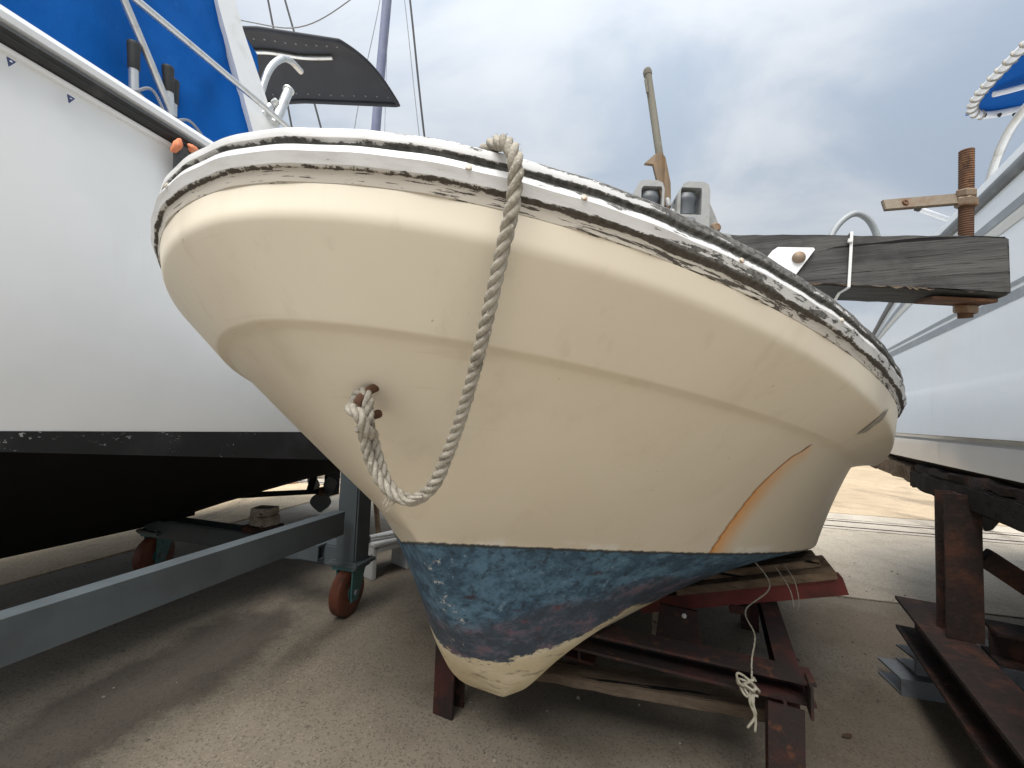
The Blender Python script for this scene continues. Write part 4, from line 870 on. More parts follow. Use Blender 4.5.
strip('deck', M_whitep, lambda s: [(side(-1.39, s), 1.612), (LC, 1.66)], SS)
tq = [lw(2.95, l, z) for l, z in ((-1.33, 1.545), (-1.31, 1.0), (-1.345, 0.59), (LC, 0.40), (2*LC + 1.345, 0.59), (2*LC + 1.31, 1.0), (2*LC + 1.33, 1.545))]
link('transom', mesh('transom', tq, [tuple(range(7))]), M_white, wb)
# propeller shaft, bracket and propeller
tube('propeller_shaft', M_blackb, wb, [lw(1.70, LC, 0.30), lw(2.78, LC, 0.165)], 0.018, 10)
bar('shaft_bracket', M_blackb, wb, lw(2.62, LC, 0.18), lw(2.70, LC, 0.42), 0.05, 0.02)
pr = lathe('propeller', M_rust, wb, lw(2.74, LC, 0.17), la, [(0.02, -0.04), (0.032, -0.02), (0.032, 0.03), (0.012, 0.06)], 14)
for k in range(3):
    a = math.radians(-90 + 120 * k); rad = lp_ * math.cos(a) + V(0, 0, math.sin(a)); tan = la * 0.35 + (lp_ * -math.sin(a) + V(0, 0, math.cos(a))) * 0.94
    v = []
    for i in range(7):
        t = i / 6; w = 0.075 * math.sin(math.pi * (0.18 + 0.80 * t)) + 0.004
        for j in (-1, -0.4, 0.4, 1): v.append(lw(2.745, LC, 0.17) + rad * (0.025 + 0.13 * t) + tan * (w * j))
    link('blade', mesh('blade', v, grid_faces(7, 4), True), M_fin, pr)
bar('rudder', M_blackb, wb, lw(2.86, LC, 0.12), lw(2.86, LC, 0.45), 0.02, 0.16, up=la)
# two little pennant marks printed on the topside, pointing down
def pennant(s, z, k):
    q = [lw(s - 0.006, -1.3105, z + 0.008), lw(s + 0.008, -1.3105, z + 0.007), lw(s - 0.002, -1.3085, z - 0.011)]
    off = lp_ * 0.006
    o = link('pennant_mark', mesh('pennant_mark', [p + off for p in q] + [p + off - lp_ * 0.004 for p in q], [(0, 2, 1), (3, 4, 5), (0, 1, 4, 3), (1, 2, 5, 4), (2, 0, 3, 5)]), M_navy, wb, 'small navy pennant mark')
    link('mark_stroke', mesh('mark_stroke', [lw(s - 0.004 + x, -1.3105, z + y) + lp_ * 0.0075 for x, y in ((0.001, 0), (0.006, 0), (0.005, 0.002 * k), (0.002, 0.002 * k))], [(0, 1, 2, 3)]), M_whitep, o)
pennant(0.520, 1.515, 1.6); pennant(0.622, 1.508, 1.0)
# blue canvas curtain
CL = -1.52
v = []; ns, nz = 70, 46
for i in range(ns):
    for j in range(nz):
        z = 1.60 + 1.45 * j / (nz - 1); t = j / (nz - 1)
        s = -0.30 + ((1.53 - 0.40 * (z - 1.6)) + 0.30) * i / (ns - 1)
        fold = 0.010 * math.sin(s * 9 + z * 2.2) * (0.4 + 0.6 * t) + 0.006 * math.sin(s * 23 - z * 5) + 0.011 * math.exp(-((s - (1.02 + 0.35 * (z - 1.75))) / 0.018) ** 2) + 0.006 * math.exp(-((s - (1.16 + 0.25 * (z - 1.7))) / 0.012) ** 2) + 0.005 * math.sin((s + z) * 31) * 0.4
        v.append(lw(s, CL - 0.16 * t + fold, z))
can = link('canvas_curtain', mesh('canvas_curtain', v, grid_faces(ns, nz), True), M_blue, wb, 'bright blue canvas curtain')
for s0, ds in ((0.35, 0.10), (-0.05, 0.12)):
    P = np.array([lw(s0 + ds * t, CL - 0.16 * t + 0.016, 1.62 + 1.4 * t) for t in np.linspace(0, 1, 20)]); v_, f_ = tube_geo(P, 0.004, 6); link('seam', mesh('seam', v_, f_, True), M_blue, can)
# white cabin pillar, leaning
bm = bmesh.new(); q = []
for (s0, s1, z) in ((1.400, 1.600, 1.61), (1.280, 1.445, 1.93), (1.140, 1.245, 2.32), (1.02, 1.115, 2.70), (0.96, 1.06, 2.95)):
    q.append([bm.verts.new(lw(s, l - 0.11 * (z - 1.6), z)) for s, l in ((s0, -1.49), (s1, -1.49), (s1 + 0.01, -1.53), (s0 + 0.01, -1.53))])
for a, b in zip(q[:-1], q[1:]):
    for k in range(4): bm.faces.new((a[k], a[(k+1) % 4], b[(k+1) % 4], b[k]))
bm.faces.new(q[0]); bm.faces.new(q[-1])
bmesh.ops.bevel(bm, geom=[e for e in bm.edges if e.calc_face_angle(0) > 0.7], offset=0.012, segments=3, affect='EDGES')
link('cabin_pillar', from_bm('cabin_pillar', bm, True, 35), M_whitep, wb, 'leaning white cabin pillar')
# slip of blue canvas aft of the pillar
v = [lw(1.215, -1.60, 2.36), lw(1.34, -1.60, 2.305), lw(1.355, -1.60, 2.25), lw(1.345, -1.60, 2.06), lw(1.32, -1.60, 1.98), lw(1.28, -1.60, 2.05)]
v += [p - lp_ * 0.006 for p in v]
link('canvas_corner', mesh('canvas_corner', v, [tuple(range(6)), tuple(range(6, 12))[::-1]] + [(i, (i+1) % 6, 6 + (i+1) % 6, 6 + i) for i in range(6)]), M_blue, wb)
# stainless rails
tube('stanchion', M_steel, wb, [lw(1.035, -1.50, 1.63), lw(0.961, -1.50, 1.76), lw(0.809, -1.50, 1.997), lw(0.66, -1.50, 2.23)], 0.0115, 12, 24)
tube('grab_rail', M_steel, wb, [lw(0.2, -1.49, 2.02), lw(0.831, -1.49, 2.019), lw(1.10, -1.48, 2.010), lw(1.40, -1.47, 1.995), lw(1.52, -1.46, 1.97), lw(1.60, -1.45, 1.88), lw(1.62, -1.45, 1.62)], 0.0115, 12, 60)
tube('handrail', M_steel, wb, [lw(1.345, -1.57, 1.63), lw(1.345, -1.57, 1.95), lw(1.350, -1.57, 2.13), lw(1.385, -1.57, 2.27), lw(1.455, -1.58, 2.375), lw(1.52, -1.60, 2.42), lw(1.60, -1.62, 2.44)], 0.014, 12, 40)
for s, z0, z1, ds, dl in ((0.858, 1.74, 1.895, -0.014, 0.0), (0.965, 1.745, 1.90, -0.022, 0.0), (0.993, 1.74, 1.890, -0.01, -0.03)):
    h = tube('rod_holder', M_steel, wb, [lw(s + 0.02, -1.50 + dl, 1.63), lw(s, -1.50 + dl, z0), lw(s + ds * 0.6, -1.50 + dl, z1 - 0.075)], 0.0125, 14, 10)
    d = (lw(s + ds, 0, z1) - lw(s, 0, z0)).normalized()
    lathe('black_grip', M_rubber, h, lw(s + ds * 0.5, -1.50 + dl, z1 - 0.085), d, [(0.0140, 0), (0.0155, 0.004), (0.0155, 0.04), (0.0168, 0.070), (0.0172, 0.078), (0.015, 0.082), (0.011, 0.082), (0.010, 0.05)], 18)
    for zz in (0.02, 0.05):
        lathe('tape_band', M_greywood, h, lw(s + 0.010, -1.50 + dl, 1.67 + zz), d, [(0.0155, 0), (0.0185, 0.004), (0.0185, 0.018), (0.0155, 0.022)], 16)
rh = tube('rod_holder', M_steel, wb, [lw(1.365, -1.50, 1.99), lw(1.425, -1.50, 2.19)], 0.019, 14, label='bare stainless rod holder tilted aft')
lathe('rim', M_steel, rh, lw(1.42, -1.50, 2.175), lw(1.425, 0, 2.19) - lw(1.365, 0, 1.99), [(0.0195, 0), (0.023, 0.004), (0.023, 0.012), (0.017, 0.014), (0.016, 0.004)], 16)
for k in range(3): lathe('clamp', M_steel, rh, lw(1.345 + 0.012 * k, -1.54 + 0.01 * k, 2.02 + 0.03 * k), la * 0.4 + V(0, 0, 1) + lp_ * (k - 1), [(0.016, 0), (0.018, 0.006), (0.018, 0.022), (0.014, 0.026)], 12)
# cord lashed along the toe rail
P = even(smooth_path([lw(0.55, -1.43, 1.66), lw(0.70, -1.44, 1.70), lw(0.82, -1.45, 1.71), lw(0.88, -1.46, 1.76), lw(0.93, -1.45, 1.70), lw(1.0, -1.46, 1.74), lw(1.07, -1.46, 1.70), lw(1.13, -1.45, 1.66), lw(1.2, -1.44, 1.65)], 90), 0.004)
v_, f_ = twisted_rope(P, 0.005, 0.022, 5); tag(link('lashing_line', mesh('lashing_line', v_, f_, True), M_wiregrey), 'grey line lashed round the rod holders above the white rail', 'line')
# black awning
AW = [(-1.46, 2.03), (-1.314, 2.137), (-1.009, 2.168), (-0.803, 2.619), (-1.113, 2.661), (-1.545, 2.619)]
v = []; na, nb2 = 26, 12
for i in range(na):
    t = i / (na - 1); a0 = V(-1.60, 2.075, 0) + (V(-0.985, 2.165, 0) - V(-1.60, 2.075, 0)) * t; a1 = V(-1.72, 2.62, 0) + (V(-0.79, 2.63, 0) - V(-1.72, 2.62, 0)) * t
    for j in range(nb2):
        u_ = j / (nb2 - 1); p = a0 + (a1 - a0) * u_; v.append(p + V(0, 0, 2.755 + 0.05 * math.sin(math.pi * u_) + 0.012 * math.sin(t * 9) * math.sin(math.pi * u_) - 0.10 * max(0, 0.35 - t)))
b = len(v); v2 = [p + V(0, 0, 0.012) for p in v]
f = grid_faces(na, nb2) + grid_faces(na, nb2, True, b)
edge = [i * nb2 for i in range(na)] + [(na - 1) * nb2 + j for j in range(1, nb2)] + [i * nb2 + nb2 - 1 for i in range(na - 2, -1, -1)] + [j for j in range(nb2 - 2, 0, -1)]
for i in range(len(edge)): j = (i + 1) % len(edge); f.append((edge[i], edge[j], b + edge[j], b + edge[i]))
awn = link('awning', mesh('awning', v + v2, f, True, 50), M_blackc, wb, 'black canvas awning with stitched edge')
P = [v[i] - V(0, 0, 0.004) for i in edge] + [v[edge[0]] - V(0, 0, 0.004)]
v_, f_ = tube_geo(even(np.array(P), 0.02), 0.013, 8); link('edge_roll', mesh('edge_roll', v_, f_, True), M_blackc, awn)
for jj in (2, 10):
    for i in range(2, na - 1, 2):
        lathe('stud', M_greym, awn, v[i * nb2 + jj] - V(0, 0, 0.001), V(0, 0, -1), [(0.006, 0), (0.005, 0.003), (0.001, 0.004)], 8)
tube('awning_bow', M_steel, wb, [tuple(v[i * nb2 + 4] - V(0, 0, 0.016)) for i in range(4, na - 4, 3)], 0.011, 10, 30)
tube('awning_leg', M_steel, wb, [tuple(v[1 * nb2 + 4] - V(0, 0, 0.02)), lw(1.62, -2.4, 2.2), lw(1.58, -2.4, 1.64)], 0.012, 10, 30)
# faded orange ties on the rub strip
for k, (s, z, sz) in enumerate(((0.848, 1.533, 1.0), (0.893, 1.553, 0.8))):
    bm = bmesh.new(); bmesh.ops.create_icosphere(bm, subdivisions=3, radius=1)
    for vv in bm.verts:
        c = vv.co; n_ = 0.16 * math.sin(3.1 * c.x + 3 * k + 2 * c.z) + 0.14 * math.sin(4.3 * c.z + 2 * c.y + k) + 0.05 * math.sin(13 * c.x + 9 * c.z); c2 = Vector((c.x * (0.012 + 0.006 * k), c.y * 0.009, c.z * (0.026 - 0.010 * k))) * sz * (1 + n_)
        vv.co = lw(s + c2.x + 0.35 * c2.z, -1.283 + c2.y, z + c2.z)
    tag(link('orange_rag', from_bm('orange_rag', bm, True, 180), M_orangec), ('larger faded orange rag knotted under the black rub strip', 'smaller faded orange rag on the black rub strip')[k], 'rag')
bm = bmesh.new(); sweep_sec(bm, lw(0.868, -1.292, 1.545), lw(0.885, -1.30, 1.40), [(-0.022, -0.004), (0.022, -0.004), (0.022, 0.004), (-0.022, 0.004)], lp_)
tag(link('webbing_strap', from_bm('webbing_strap', bm), M_dkgrey), 'dark grey strap hanging under the orange rags', 'strap')

# ---------------- the trailer
tr_ = thing('boat_trailer', lw(0.6, -1.6, 0), 'grey painted steel trailer on caster wheels under the white boat', 'trailer')
profile('long_beam', M_greyp, tr_, lw(-2.6, -1.0825, 0.371), lw(1.40, -1.0825, 0.371), c_sec(0.045, 0.084, 0.007, -1), bev=0.003)
profile('long_beam', M_greyp, tr_, lw(-2.6, -2.16, 0.371), lw(1.44, -2.16, 0.371), c_sec(0.045, 0.084, 0.007, 1), bev=0.003)
for s in (-2.4, 1.52): bar('cross_beam', M_greyp, tr_, lw(s, -1.10, 0.215), lw(s, -2.2, 0.215), 0.09, 0.082, bev=0.005)
def caster(s, l, yaw):
    p = bar('post', M_greyp, tr_, lw(s, l, 0.205), lw(s, l, 0.64), 0.092, 0.092, up=la, bev=0.006)
    bar('top_plate', M_greyp, p, lw(s, l, 0.193), lw(s, l, 0.205), 0.135, 0.128, up=la, bev=0.002)
    for sx_ in (-1, 1):
        for sy_ in (-1, 1): lathe('plate_bolt', M_greym, p, lw(s + 0.054 * sx_, l + 0.052 * sy_, 0.186), V(0, 0, 1), [(0.007, 0), (0.007, 0.006), (0.004, 0.008), (0.004, 0.026), (0.001, 0.027)], 6)
    wv_, wf_ = tube_geo(np.array([lw(s + a_ * 0.047, l + b_ * 0.047, 0.2065) for a_, b_ in ((-1, -1), (-1, 1), (1, 1), (1, -1), (-1, -1))]), 0.004, 6); link('weld_bead', mesh('weld_bead', wv_, wf_, True), M_greyp, p)
    d = la * math.cos(yaw) + lp_ * math.sin(yaw); sd_ = d.cross(V(0, 0, 1)).normalized(); hub = lw(s, l, 0.089) - d * 0.02
    fk = bar('caster', M_teal, tr_, lw(s, l, 0.176), lw(s, l, 0.193), 0.105, 0.105, up=d, bev=0.002, label='teal swivel caster with orange wheel')
    for k in (-1, 1):
        bm = bmesh.new(); pts2 = [(-0.045, 0.178), (0.045, 0.178), (0.0, 0.058), (-0.045, 0.058)]
        base = lw(s, l, 0) + sd_ * (0.034 * k)
        a_ = [bm.verts.new(base + d * x + V(0, 0, z) - sd_ * 0.003) for x, z in pts2]; b_ = [bm.verts.new(base + d * x + V(0, 0, z) + sd_ * 0.003) for x, z in pts2]
        bm.faces.new(a_); bm.faces.new(b_[::-1])
        for i in range(4): j = (i + 1) % 4; bm.faces.new((a_[i], b_[i], b_[j], a_[j]))
        link('fork', from_bm('fork', bm), M_teal, fk)
    lathe('tyre', M_orange, fk, hub - sd_ * 0.024, sd_, [(0.066, 0), (0.082, 0.001), (0.088, 0.005), (0.089, 0.012), (0.089, 0.036), (0.088, 0.043), (0.082, 0.047), (0.066, 0.048)], 32)
    lathe('rim', M_teal, fk, hub - sd_ * 0.026, sd_, [(0.02, 0), (0.03, 0.001), (0.034, 0.008), (0.060, 0.009), (0.0675, -0.001), (0.0675, 0.049), (0.060, 0.043), (0.034, 0.044), (0.03, 0.051), (0.02, 0.052)], 28)
    lathe('axle_bolt', M_greym, fk, hub - sd_ * 0.043, sd_, [(0.011, 0), (0.012, 0.006), (0.006, 0.008), (0.006, 0.08), (0.012, 0.08), (0.011, 0.088)], 8)
caster(1.500, -1.09, -0.06); caster(1.52, -2.17, -0.15)
bar('keel_support', M_blackb, tr_, lw(1.52, -2.10, 0.26), lw(1.52, -2.10, 0.45), 0.10, 0.14, up=la)
bar('hull_pad', M_blackb, tr_, lw(1.52, -2.28, 0.258), lw(1.52, -2.28, 0.28), 0.12, 0.14, up=la)
profile('stub_angle', M_greyp, tr_, lw(1.46, -1.20, 0.23), lw(1.46, -1.33, 0.23), c_sec(0.05, 0.06, 0.006, 1))
# wooden blocks stacked on the cross beam
bs = V(0, 0, 0)
def block(l, s, z, w, d, h, rot, label, mat=M_greywood):
    c = lw(s, l, z); ax_ = lp_ * math.cos(rot) + la * math.sin(rot)
    tag(bar('wood_block', mat, None, c - ax_ * w / 2 + V(0, 0, h / 2), c + ax_ * w / 2 + V(0, 0, h / 2), d, h, bev=0.003, rough=0.0009), label, 'block', 'wooden blocks stacked on the trailer')
block(-1.565, 1.52, 0.2565, 0.125, 0.11, 0.028, 0.0, 'wide dark base board under the wooden blocks on the trailer', M_dkrust)
block(-1.588, 1.525, 0.285, 0.044, 0.085, 0.040, 0.1, 'left lower wooden block in the stack on the trailer')
block(-1.534, 1.515, 0.285, 0.048, 0.085, 0.040, -0.12, 'right lower wooden block in the stack on the trailer')
block(-1.560, 1.52, 0.3255, 0.085, 0.075, 0.034, 0.22, 'topmost pale wooden block of the stack on the trailer')

# ---------------- small things behind the trailer
stl = thing('step_stool', (-0.60, 2.16, 0), 'small white plastic step stool behind the trailer post', 'stool')
so_ = V(-0.615, 2.19, 0); sx = V(0.62, 0.78, 0).normalized(); sy = V(-0.78, 0.62, 0).normalized()
bar('top', M_stool, stl, so_ - sx * 0.10 + V(0, 0, 0.158), so_ + sx * 0.13 + V(0, 0, 0.158), 0.15, 0.02, bev=0.004)
for x in (-0.088, 0.118):
    bar('leg_panel', M_stool, stl, so_ + sx * x + V(0, 0, 0.0), so_ + sx * x + V(0, 0, 0.148), 0.14, 0.022, up=sx, bev=0.003)
bar('apron', M_stool, stl, so_ - sx * 0.076 - sy * 0.066 + V(0, 0, 0.135), so_ + sx * 0.106 - sy * 0.066 + V(0, 0, 0.135), 0.012, 0.026, bev=0.002)
pp = thing('jack_handle', (-0.60, 2.12, 0.17), 'silver pipe with black ends lying on the white stool', 'pipe')
tube('pipe', M_steel, pp, [(-0.655, 2.10, 0.184), (-0.500, 2.25, 0.181)], 0.0105, 12)
lathe('end_grip', M_rubber, pp, (-0.672, 2.0835, 0.1855), V(0.155, 0.15, -0.002), [(0.008, 0), (0.016, 0.004), (0.017, 0.012), (0.016, 0.022), (0.011, 0.026)], 14)
lathe('end_grip', M_rubber, pp, (-0.500, 2.25, 0.181), V(0.155, 0.15, -0.002), [(0.011, 0), (0.014, 0.004), (0.014, 0.02), (0.008, 0.024)], 14)
tag(bar('thin_post', M_plank, None, (-0.722, 2.52, 0.0), (-0.765, 2.52, 0.30), 0.022, 0.022, bev=0.002), 'thin brown leaning post behind the white step stool', 'post')
bx_ = thing('canister', (-2.29, 4.56, 0), 'small pale pink canister standing far off under the white boat', 'canister')
lathe('body', M_pink, bx_, (-2.29, 4.56, 0.0), (0, 0, 1), [(0.07, 0), (0.078, 0.01), (0.078, 0.17), (0.07, 0.195), (0.045, 0.21)], 16)
lathe('cap', M_whitep, bx_, (-2.29, 4.56, 0.21), (0, 0, 1), [(0.026, 0), (0.028, 0.004), (0.028, 0.02), (0.02, 0.024)], 12)
tag(bar('timber_baulk', M_greywood, None, (-2.22, 5.0, 0.04), (-0.6, 5.35, 0.04), 0.12, 0.08, bev=0.006, rough=0.001), 'long pale timber lying far off behind the canister', 'timber')

# ---------------- a masted boat further off: only its mast and stays show above the rail
ms = thing('sailing_mast', (-4.3, 11.9, 0.0), 'tall mast in lavender cover standing beyond the black awning', 'mast')
tube('mast_cover', M_lav, ms, [(-4.48, 12.6, 0.05), (-4.043, 11.48, 8.655), (-3.86, 11.232, 12.2), (-3.72, 11.0, 15.0)], 0.125, 14, 40)
tube('shroud', M_wiregrey, ms, [(-4.95, 11.2, 0.05), (-4.245, 10.521, 8.033), (-3.718, 10.297, 11.243), (-3.70, 10.9, 14.8)], 0.010, 6, 30)
tube('shroud', M_wiregrey, ms, [(-3.55, 11.6, 0.05), (-3.80, 11.20, 12.0), (-3.75, 11.0, 14.8)], 0.007, 6, 30)
tag(tube('black_stay', M_wire, None, [(-0.95, 9.05, 0.0), (-2.024, 8.616, 6.601), (-2.414, 8.423, 9.366), (-2.75, 8.3, 11.5)], 0.021, 8, 40), 'thick black stay wire standing right of the lavender mast', 'wire')
tag(tube('grey_stay', M_wiregrey, None, [(-1.05, 9.1, 0.0), (-2.13, 8.616, 6.601), (-2.53, 8.423, 9.366), (-2.9, 8.3, 11.5)], 0.008, 6, 40), 'thin grey stay wire just left of the thick black stay', 'wire')
tag(tube('black_line', M_wire, None, [(-2.9, 8.0, 0.0), (-4.279, 7.652, 6.056), (-4.786, 7.494, 8.322), (-5.2, 7.4, 10.0)], 0.017, 8, 40), 'black wire passing behind the awning, the left one of two', 'wire')
tag(tube('black_line', M_wire, None, [(-2.0, 8.0, 0.0), (-3.739, 7.652, 6.056), (-4.47, 7.493, 8.333), (-5.0, 7.4, 10.0)], 0.017, 8, 40), 'black wire passing behind the awning, the right one of two', 'wire')
tag(tube('sagging_cable', M_wiregrey, None, [(-6.2, 5.9, 6.9), (-3.83, 5.642, 6.127), (-3.13, 5.645, 6.082), (-2.446, 5.617, 6.482), (-1.2, 5.6, 7.9)], 0.008, 6, 40), 'thin cable sagging in a curve above the black awning', 'cable')

# ================================================================== white boat on the right, on a rusty stand
RA = math.radians(29); ra = V(math.sin(RA), math.cos(RA), 0); rp2 = V(math.cos(RA), -math.sin(RA), 0)
def rw(s, l, z): return ra * s + rp2 * l + V(0, 0, z)
RC = 1.75
rb = thing('motor_boat', rw(1.2, RC, 0), 'glossy white boat with grey hull stripes and blue awning on a rusty stand', 'boat')
RS = [0.72 + 0.1 * i for i in range(34)]                         # stern 0.72 .. bow 4.02
def rz(s, z):                                                     # the sheer drops towards the stern
    k = max(0, s - 1.75); d = 0.16 * min(1, (k / 0.75)) ** 1.6; f = max(0, min(1, (z - 1.12) / 0.26)); return z - d * f
def rl(l, s): return min(l + 1.25 * max(0, (s - 2.5) / 1.5) ** 2, RC - 0.01) if l < RC else l
def rstrip(name, mat, secs, sharp=30, off=0.0, label=None, ss=RS):
    rows = [[rw(s, rl(l - off, s), rz(s, z)) for l, z in secs] for s in ss]; n = len(secs); vv = [p for r in rows for p in r]
    f = grid_faces(len(ss), n, True); b = len(vv)
    vv += [rw(s, 2 * RC - rl(l - off, s), rz(s, z)) for s in ss for l, z in secs]; f += grid_faces(len(ss), n, False, b)
    return link(name, mesh(name, vv, f, True, sharp), mat, rb, label)
rstrip('topside', M_white2, [(0.512, 1.412), (0.500, 1.40), (0.497, 1.36), (0.498, 1.25), (0.500, 1.12), (0.502, 1.02), (0.5045, 0.935), (0.5025, 0.925), (0.4995, 0.905), (0.496, 0.83), (0.490, 0.786), (0.4895, 0.781), (0.515, 0.777), (0.515, 0.769), (0.503, 0.761), (0.504, 0.73), (0.508, 0.692)], 22)
rstrip('bottom', M_dkrust, [(0.508, 0.692), (0.56, 0.66), (0.90, 0.55), (RC, 0.34)])
rstrip('rub_strip', M_strip_d, [(0.500, 1.371), (0.490, 1.369), (0.486, 1.361), (0.486, 1.349), (0.490, 1.341), (0.500, 1.338)])
rstrip('stripe', M_stripe, [(0.4985, 1.292), (0.4985, 1.270)], off=0.003)
rstrip('pale_band', M_cream2, [(0.4985, 1.268), (0.499, 1.243)], off=0.003)
rstrip('stripe', M_stripe, [(0.5005, 1.122), (0.501, 1.112)], off=0.003)
rstrip('stripe', M_stripe, [(0.502, 1.104), (0.503, 1.082)], off=0.003)
rstrip('deck', M_whitep, [(0.512, 1.412), (0.545, 1.414), (RC, 1.46)])
q = [rw(0.72, l, z) for l, z in ((0.512, 1.41), (0.500, 1.2), (0.508, 0.692), (0.56, 0.66), (0.9, 0.55), (RC, 0.34))]; q += [rw(0.72, 2*RC - l, z) for l, z in ((0.9, 0.55), (0.56, 0.66), (0.508, 0.692), (0.500, 1.2), (0.512, 1.41))]
link('transom', mesh('transom', q, [tuple(range(11))]), M_white2, rb)
lathe('drain_fitting', M_stripe, rb, rw(2.27, 0.504, 1.205), -rp2, [(0.011, 0), (0.011, 0.004), (0.006, 0.006)], 14)
tube('bow_rail', M_steel, rb, [rw(1.53, 0.54, 1.41), rw(1.497, 0.54, 1.452), rw(1.454, 0.54, 1.488), rw(1.406, 0.54, 1.51), rw(1.346, 0.54, 1.518), rw(1.1, 0.55, 1.525), rw(0.80, 0.56, 1.53), rw(0.76, 0.60, 1.50), rw(0.76, 0.62, 1.42)], 0.0095, 12, 50)
tube('bow_rail_post', M_steel, rb, [rw(1.20, 0.55, 1.41), rw(1.20, 0.55, 1.525)], 0.008, 10)
bm = bmesh.new()
fq = [V(1.835, 1.735, 0.56), V(2.03, 1.73, 0.56), V(1.985, 1.73, 0.49), V(1.915, 1.733, 0.408), V(1.885, 1.733, 0.404)]
a_ = [bm.verts.new(p + ra * 0.012) for p in fq]; b_ = [bm.verts.new(p - ra * 0.012) for p in fq]; bm.faces.new(a_); bm.faces.new(b_[::-1])
for i in range(5): j = (i + 1) % 5; bm.faces.new((a_[i], b_[i], b_[j], a_[j]))
bmesh.ops.bevel(bm, geom=bm.edges[:], offset=0.004, segments=2, affect='EDGES')
link('skeg', from_bm('skeg', bm, True, 40), M_fin, rb, 'grey fin pointing down under the hull')
lathe('gear_case', M_dkrust, rb, V(1.79, 1.72, 0.525), rp2, [(0.01, -0.02), (0.035, 0.0), (0.045, 0.05), (0.045, 0.12), (0.02, 0.2)], 16)
# blue awning with laced white edge
e1, e2 = V(-0.119, -0.283, 0).normalized(), V(0.995, -0.08, 0).normalized(); c0 = V(1.629, 1.504, 1.95)
v = []; na, nb2 = 16, 16
for i in range(na):
    for j in range(nb2):
        a, b = 1.3 * i / (na - 1), 1.3 * j / (nb2 - 1); v.append(c0 + e1 * a + e2 * b + V(0, 0, 0.03 * math.sin(a * 5) * math.sin(b * 4) * 0.4 + 0.06 * min(1, b * 3)))
f = grid_faces(na, nb2); b = len(v); v2 = [p + V(0, 0, 0.008) for p in v]; f += grid_faces(na, nb2, True, b)
aw2 = link('awning', mesh('awning', v + v2, f, True), M_blue, rb, 'blue canvas awning laced to a white frame')
fp2 = [c0 + e1 * 1.3, c0 + e1 * 0.5, c0 + e1 * 0.06 - e2 * 0.005, c0 + e1 * 0.005 + e2 * 0.05, c0 + e2 * 0.4 + V(0, 0, 0.06), c0 + e2 * 1.3 + V(0, 0, 0.06)]
frp = smooth_path([tuple(p) for p in fp2], 90); v_, f_ = tube_geo(even(frp, 0.012), 0.0125, 10); fr2 = link('awning_frame', mesh('awning_frame', v_, f_, True), M_whitep, rb)
tube('awning_bow', M_whitep, rb, [tuple(c0 + e1 * 0.13 + e2 * 0.02 + V(0, 0, -0.012)), tuple(c0 + e1 * 0.20 + e2 * 0.35 + V(0, 0, 0.03)), tuple(c0 + e1 * 0.25 + e2 * 1.2 + V(0, 0, 0.04))], 0.009, 10, 20)
tube('awning_leg', M_steel, rb, [tuple(c0 + e1 * 0.35 + e2 * 0.4), tuple(rw(1.2, 0.75, 1.43))], 0.012, 10)
vs_, fs_ = [], []
EP = even(frp, 0.004)
sel = [p for p in EP if (Vector(p) - c0).dot(e2) < 0.06]
P = np.array(sel); T_, N_, B_ = frames(P); L_ = np.arange(len(P)) * 0.004
ph = 2 * np.pi * L_ / 0.034; Qh = P + 0.0135 * (np.cos(ph)[:, None] * N_ + np.sin(ph)[:, None] * B_)
v_, f_ = tube_geo(Qh, 0.0036, 6); link('lacing', mesh('lacing', v_, f_, True), M_rope, fr2)
for k in range(3):
    lathe('eyelet', M_wire, aw2, c0 + e2 * (0.06 + 0.05 * k) + e1 * 0.012 + V(0, 0, -0.002), V(0, 0, -1), [(0.006, 0), (0.006, 0.006), (0.002, 0.012)], 10)
wr = tube('white_pole', M_whitep, rb, [(1.495, 1.547, 1.612), (1.64, 1.552, 1.568), (1.83, 1.56, 1.51)], 0.009, 10, None, 'thin white pole with black tip')
lathe('pole_tip', M_rubber, wr, (1.488, 1.5468, 1.614), V(-0.135, -0.005, 0.04), [(0.0096, -0.004), (0.0100, 0.008), (0.006, 0.012)], 12)

# ---------------- rusty steel stand
sd2 = thing('steel_stand', (1.15, 1.16, 0), 'dark rusty steel stand carrying the white boat on the right', 'boat stand')
b0, b1 = V(1.325, 1.43, 0.2), V(0.80, 0.52, 0.2)
profile('base_beam', M_dkrust, sd2, b0, b1, h_sec(0.10, 0.10, 0.009, 0.007))
bd2 = (b1 - b0).normalized(); bs2 = V(-bd2.y, bd2.x, 0); bs2 = bs2 if bs2.x > 0 else -bs2
pp0 = b0 + bd2 * 0.255 + bs2 * 0.030 + V(0, 0, 0.0515)
profile('post', M_dkrust, sd2, pp0, pp0 + V(0.006, 0.0, 0.375), h_sec(0.072, 0.078, 0.008, 0.007), up=bd2)
pst2 = b0 + bd2 * 0.84 + V(0, 0, 0.0515)
profile('post', M_dkrust, sd2, pst2 + bs2 * 0.02, pst2 + bs2 * 0.02 + V(0, 0, 0.335), h_sec(0.10, 0.10, 0.009, 0.007), up=bd2)
profile('cross_beam', M_dkrust, sd2, pp0 + bs2 * 0.055 + V(0, 0, 0.0), pp0 + bs2 * 1.6 + V(0, 0, 0.0), h_sec(0.10, 0.08, 0.008, 0.006))
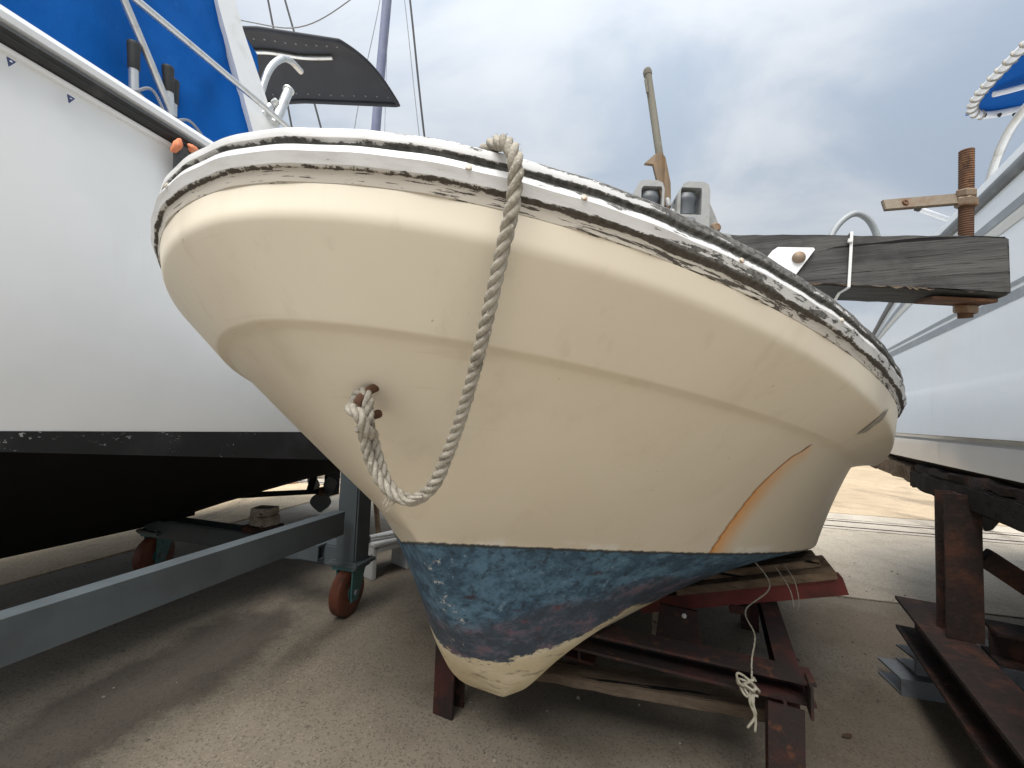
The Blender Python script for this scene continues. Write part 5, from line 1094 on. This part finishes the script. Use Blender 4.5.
bar('diagonal_brace', M_dkrust, sd2, pp0 + bs2 * 0.05 + V(0, 0, 0.215), pp0 + bs2 * 0.30 + V(0, 0, 0.03), 0.05, 0.045, up=bd2, bev=0.002)
bar('head_beam', M_tarwood, sd2, rw(0.74, 0.555, 0.618), rw(2.10, 0.565, 0.618), 0.11, 0.062, bev=0.005, rough=0.0015)
profile('head_beam', M_dkrust, sd2, rw(1.28, 0.64, 0.60), rw(1.28, 2.4, 0.30), h_sec(0.09, 0.07, 0.008, 0.006))
profile('base_beam', M_dkrust, sd2, b0 + bs2 * 1.6, b1 + bs2 * 1.6, h_sec(0.10, 0.10, 0.009, 0.007))
pk = bar('bunk_board', M_plank, None, rw(2.12, 0.60, 0.628), rw(2.55, 0.56, 0.652), 0.16, 0.06, bev=0.004, rough=0.003); tag(pk, 'grey brown broken board under the far end of the right hull', 'board')
tag(bar('bunk_board', M_dkrust, None, rw(0.76, 0.560, 0.664), rw(2.05, 0.560, 0.661), 0.10, 0.026, bev=0.004, rough=0.003), 'dark rotten board between the rusty stand and the right hull', 'board')
# galvanised plates stacked under the base beam
def plate(c, L, w, h, rot, label, fl=0.012):
    d = V(math.cos(rot), math.sin(rot), 0); bm = bmesh.new()
    sweep_sec(bm, c - d * L / 2 + V(0, 0, h / 2), c + d * L / 2 + V(0, 0, h / 2), c_sec(w, h, 0.006, -1))
    bmesh.ops.bevel(bm, geom=[e for e in bm.edges if e.calc_face_angle(0) > 0.5], offset=0.0015, segments=1, affect='EDGES')
    tag(link('steel_channel', from_bm('steel_channel', bm), M_greym), label, 'steel channel', 'grey steel channels packed under the rusty beam')
plate(V(1.405, 1.355, 0.0), 0.40, 0.12, 0.050, -0.24, 'lowest and longest grey steel channel lying on the concrete under the rusty beam')
plate(V(1.43, 1.375, 0.0505), 0.33, 0.09, 0.048, -0.20, 'middle grey steel channel in the stack under the rusty beam')
plate(V(1.415, 1.40, 0.099), 0.20, 0.07, 0.048, -0.15, 'topmost short grey steel channel under the rusty beam')
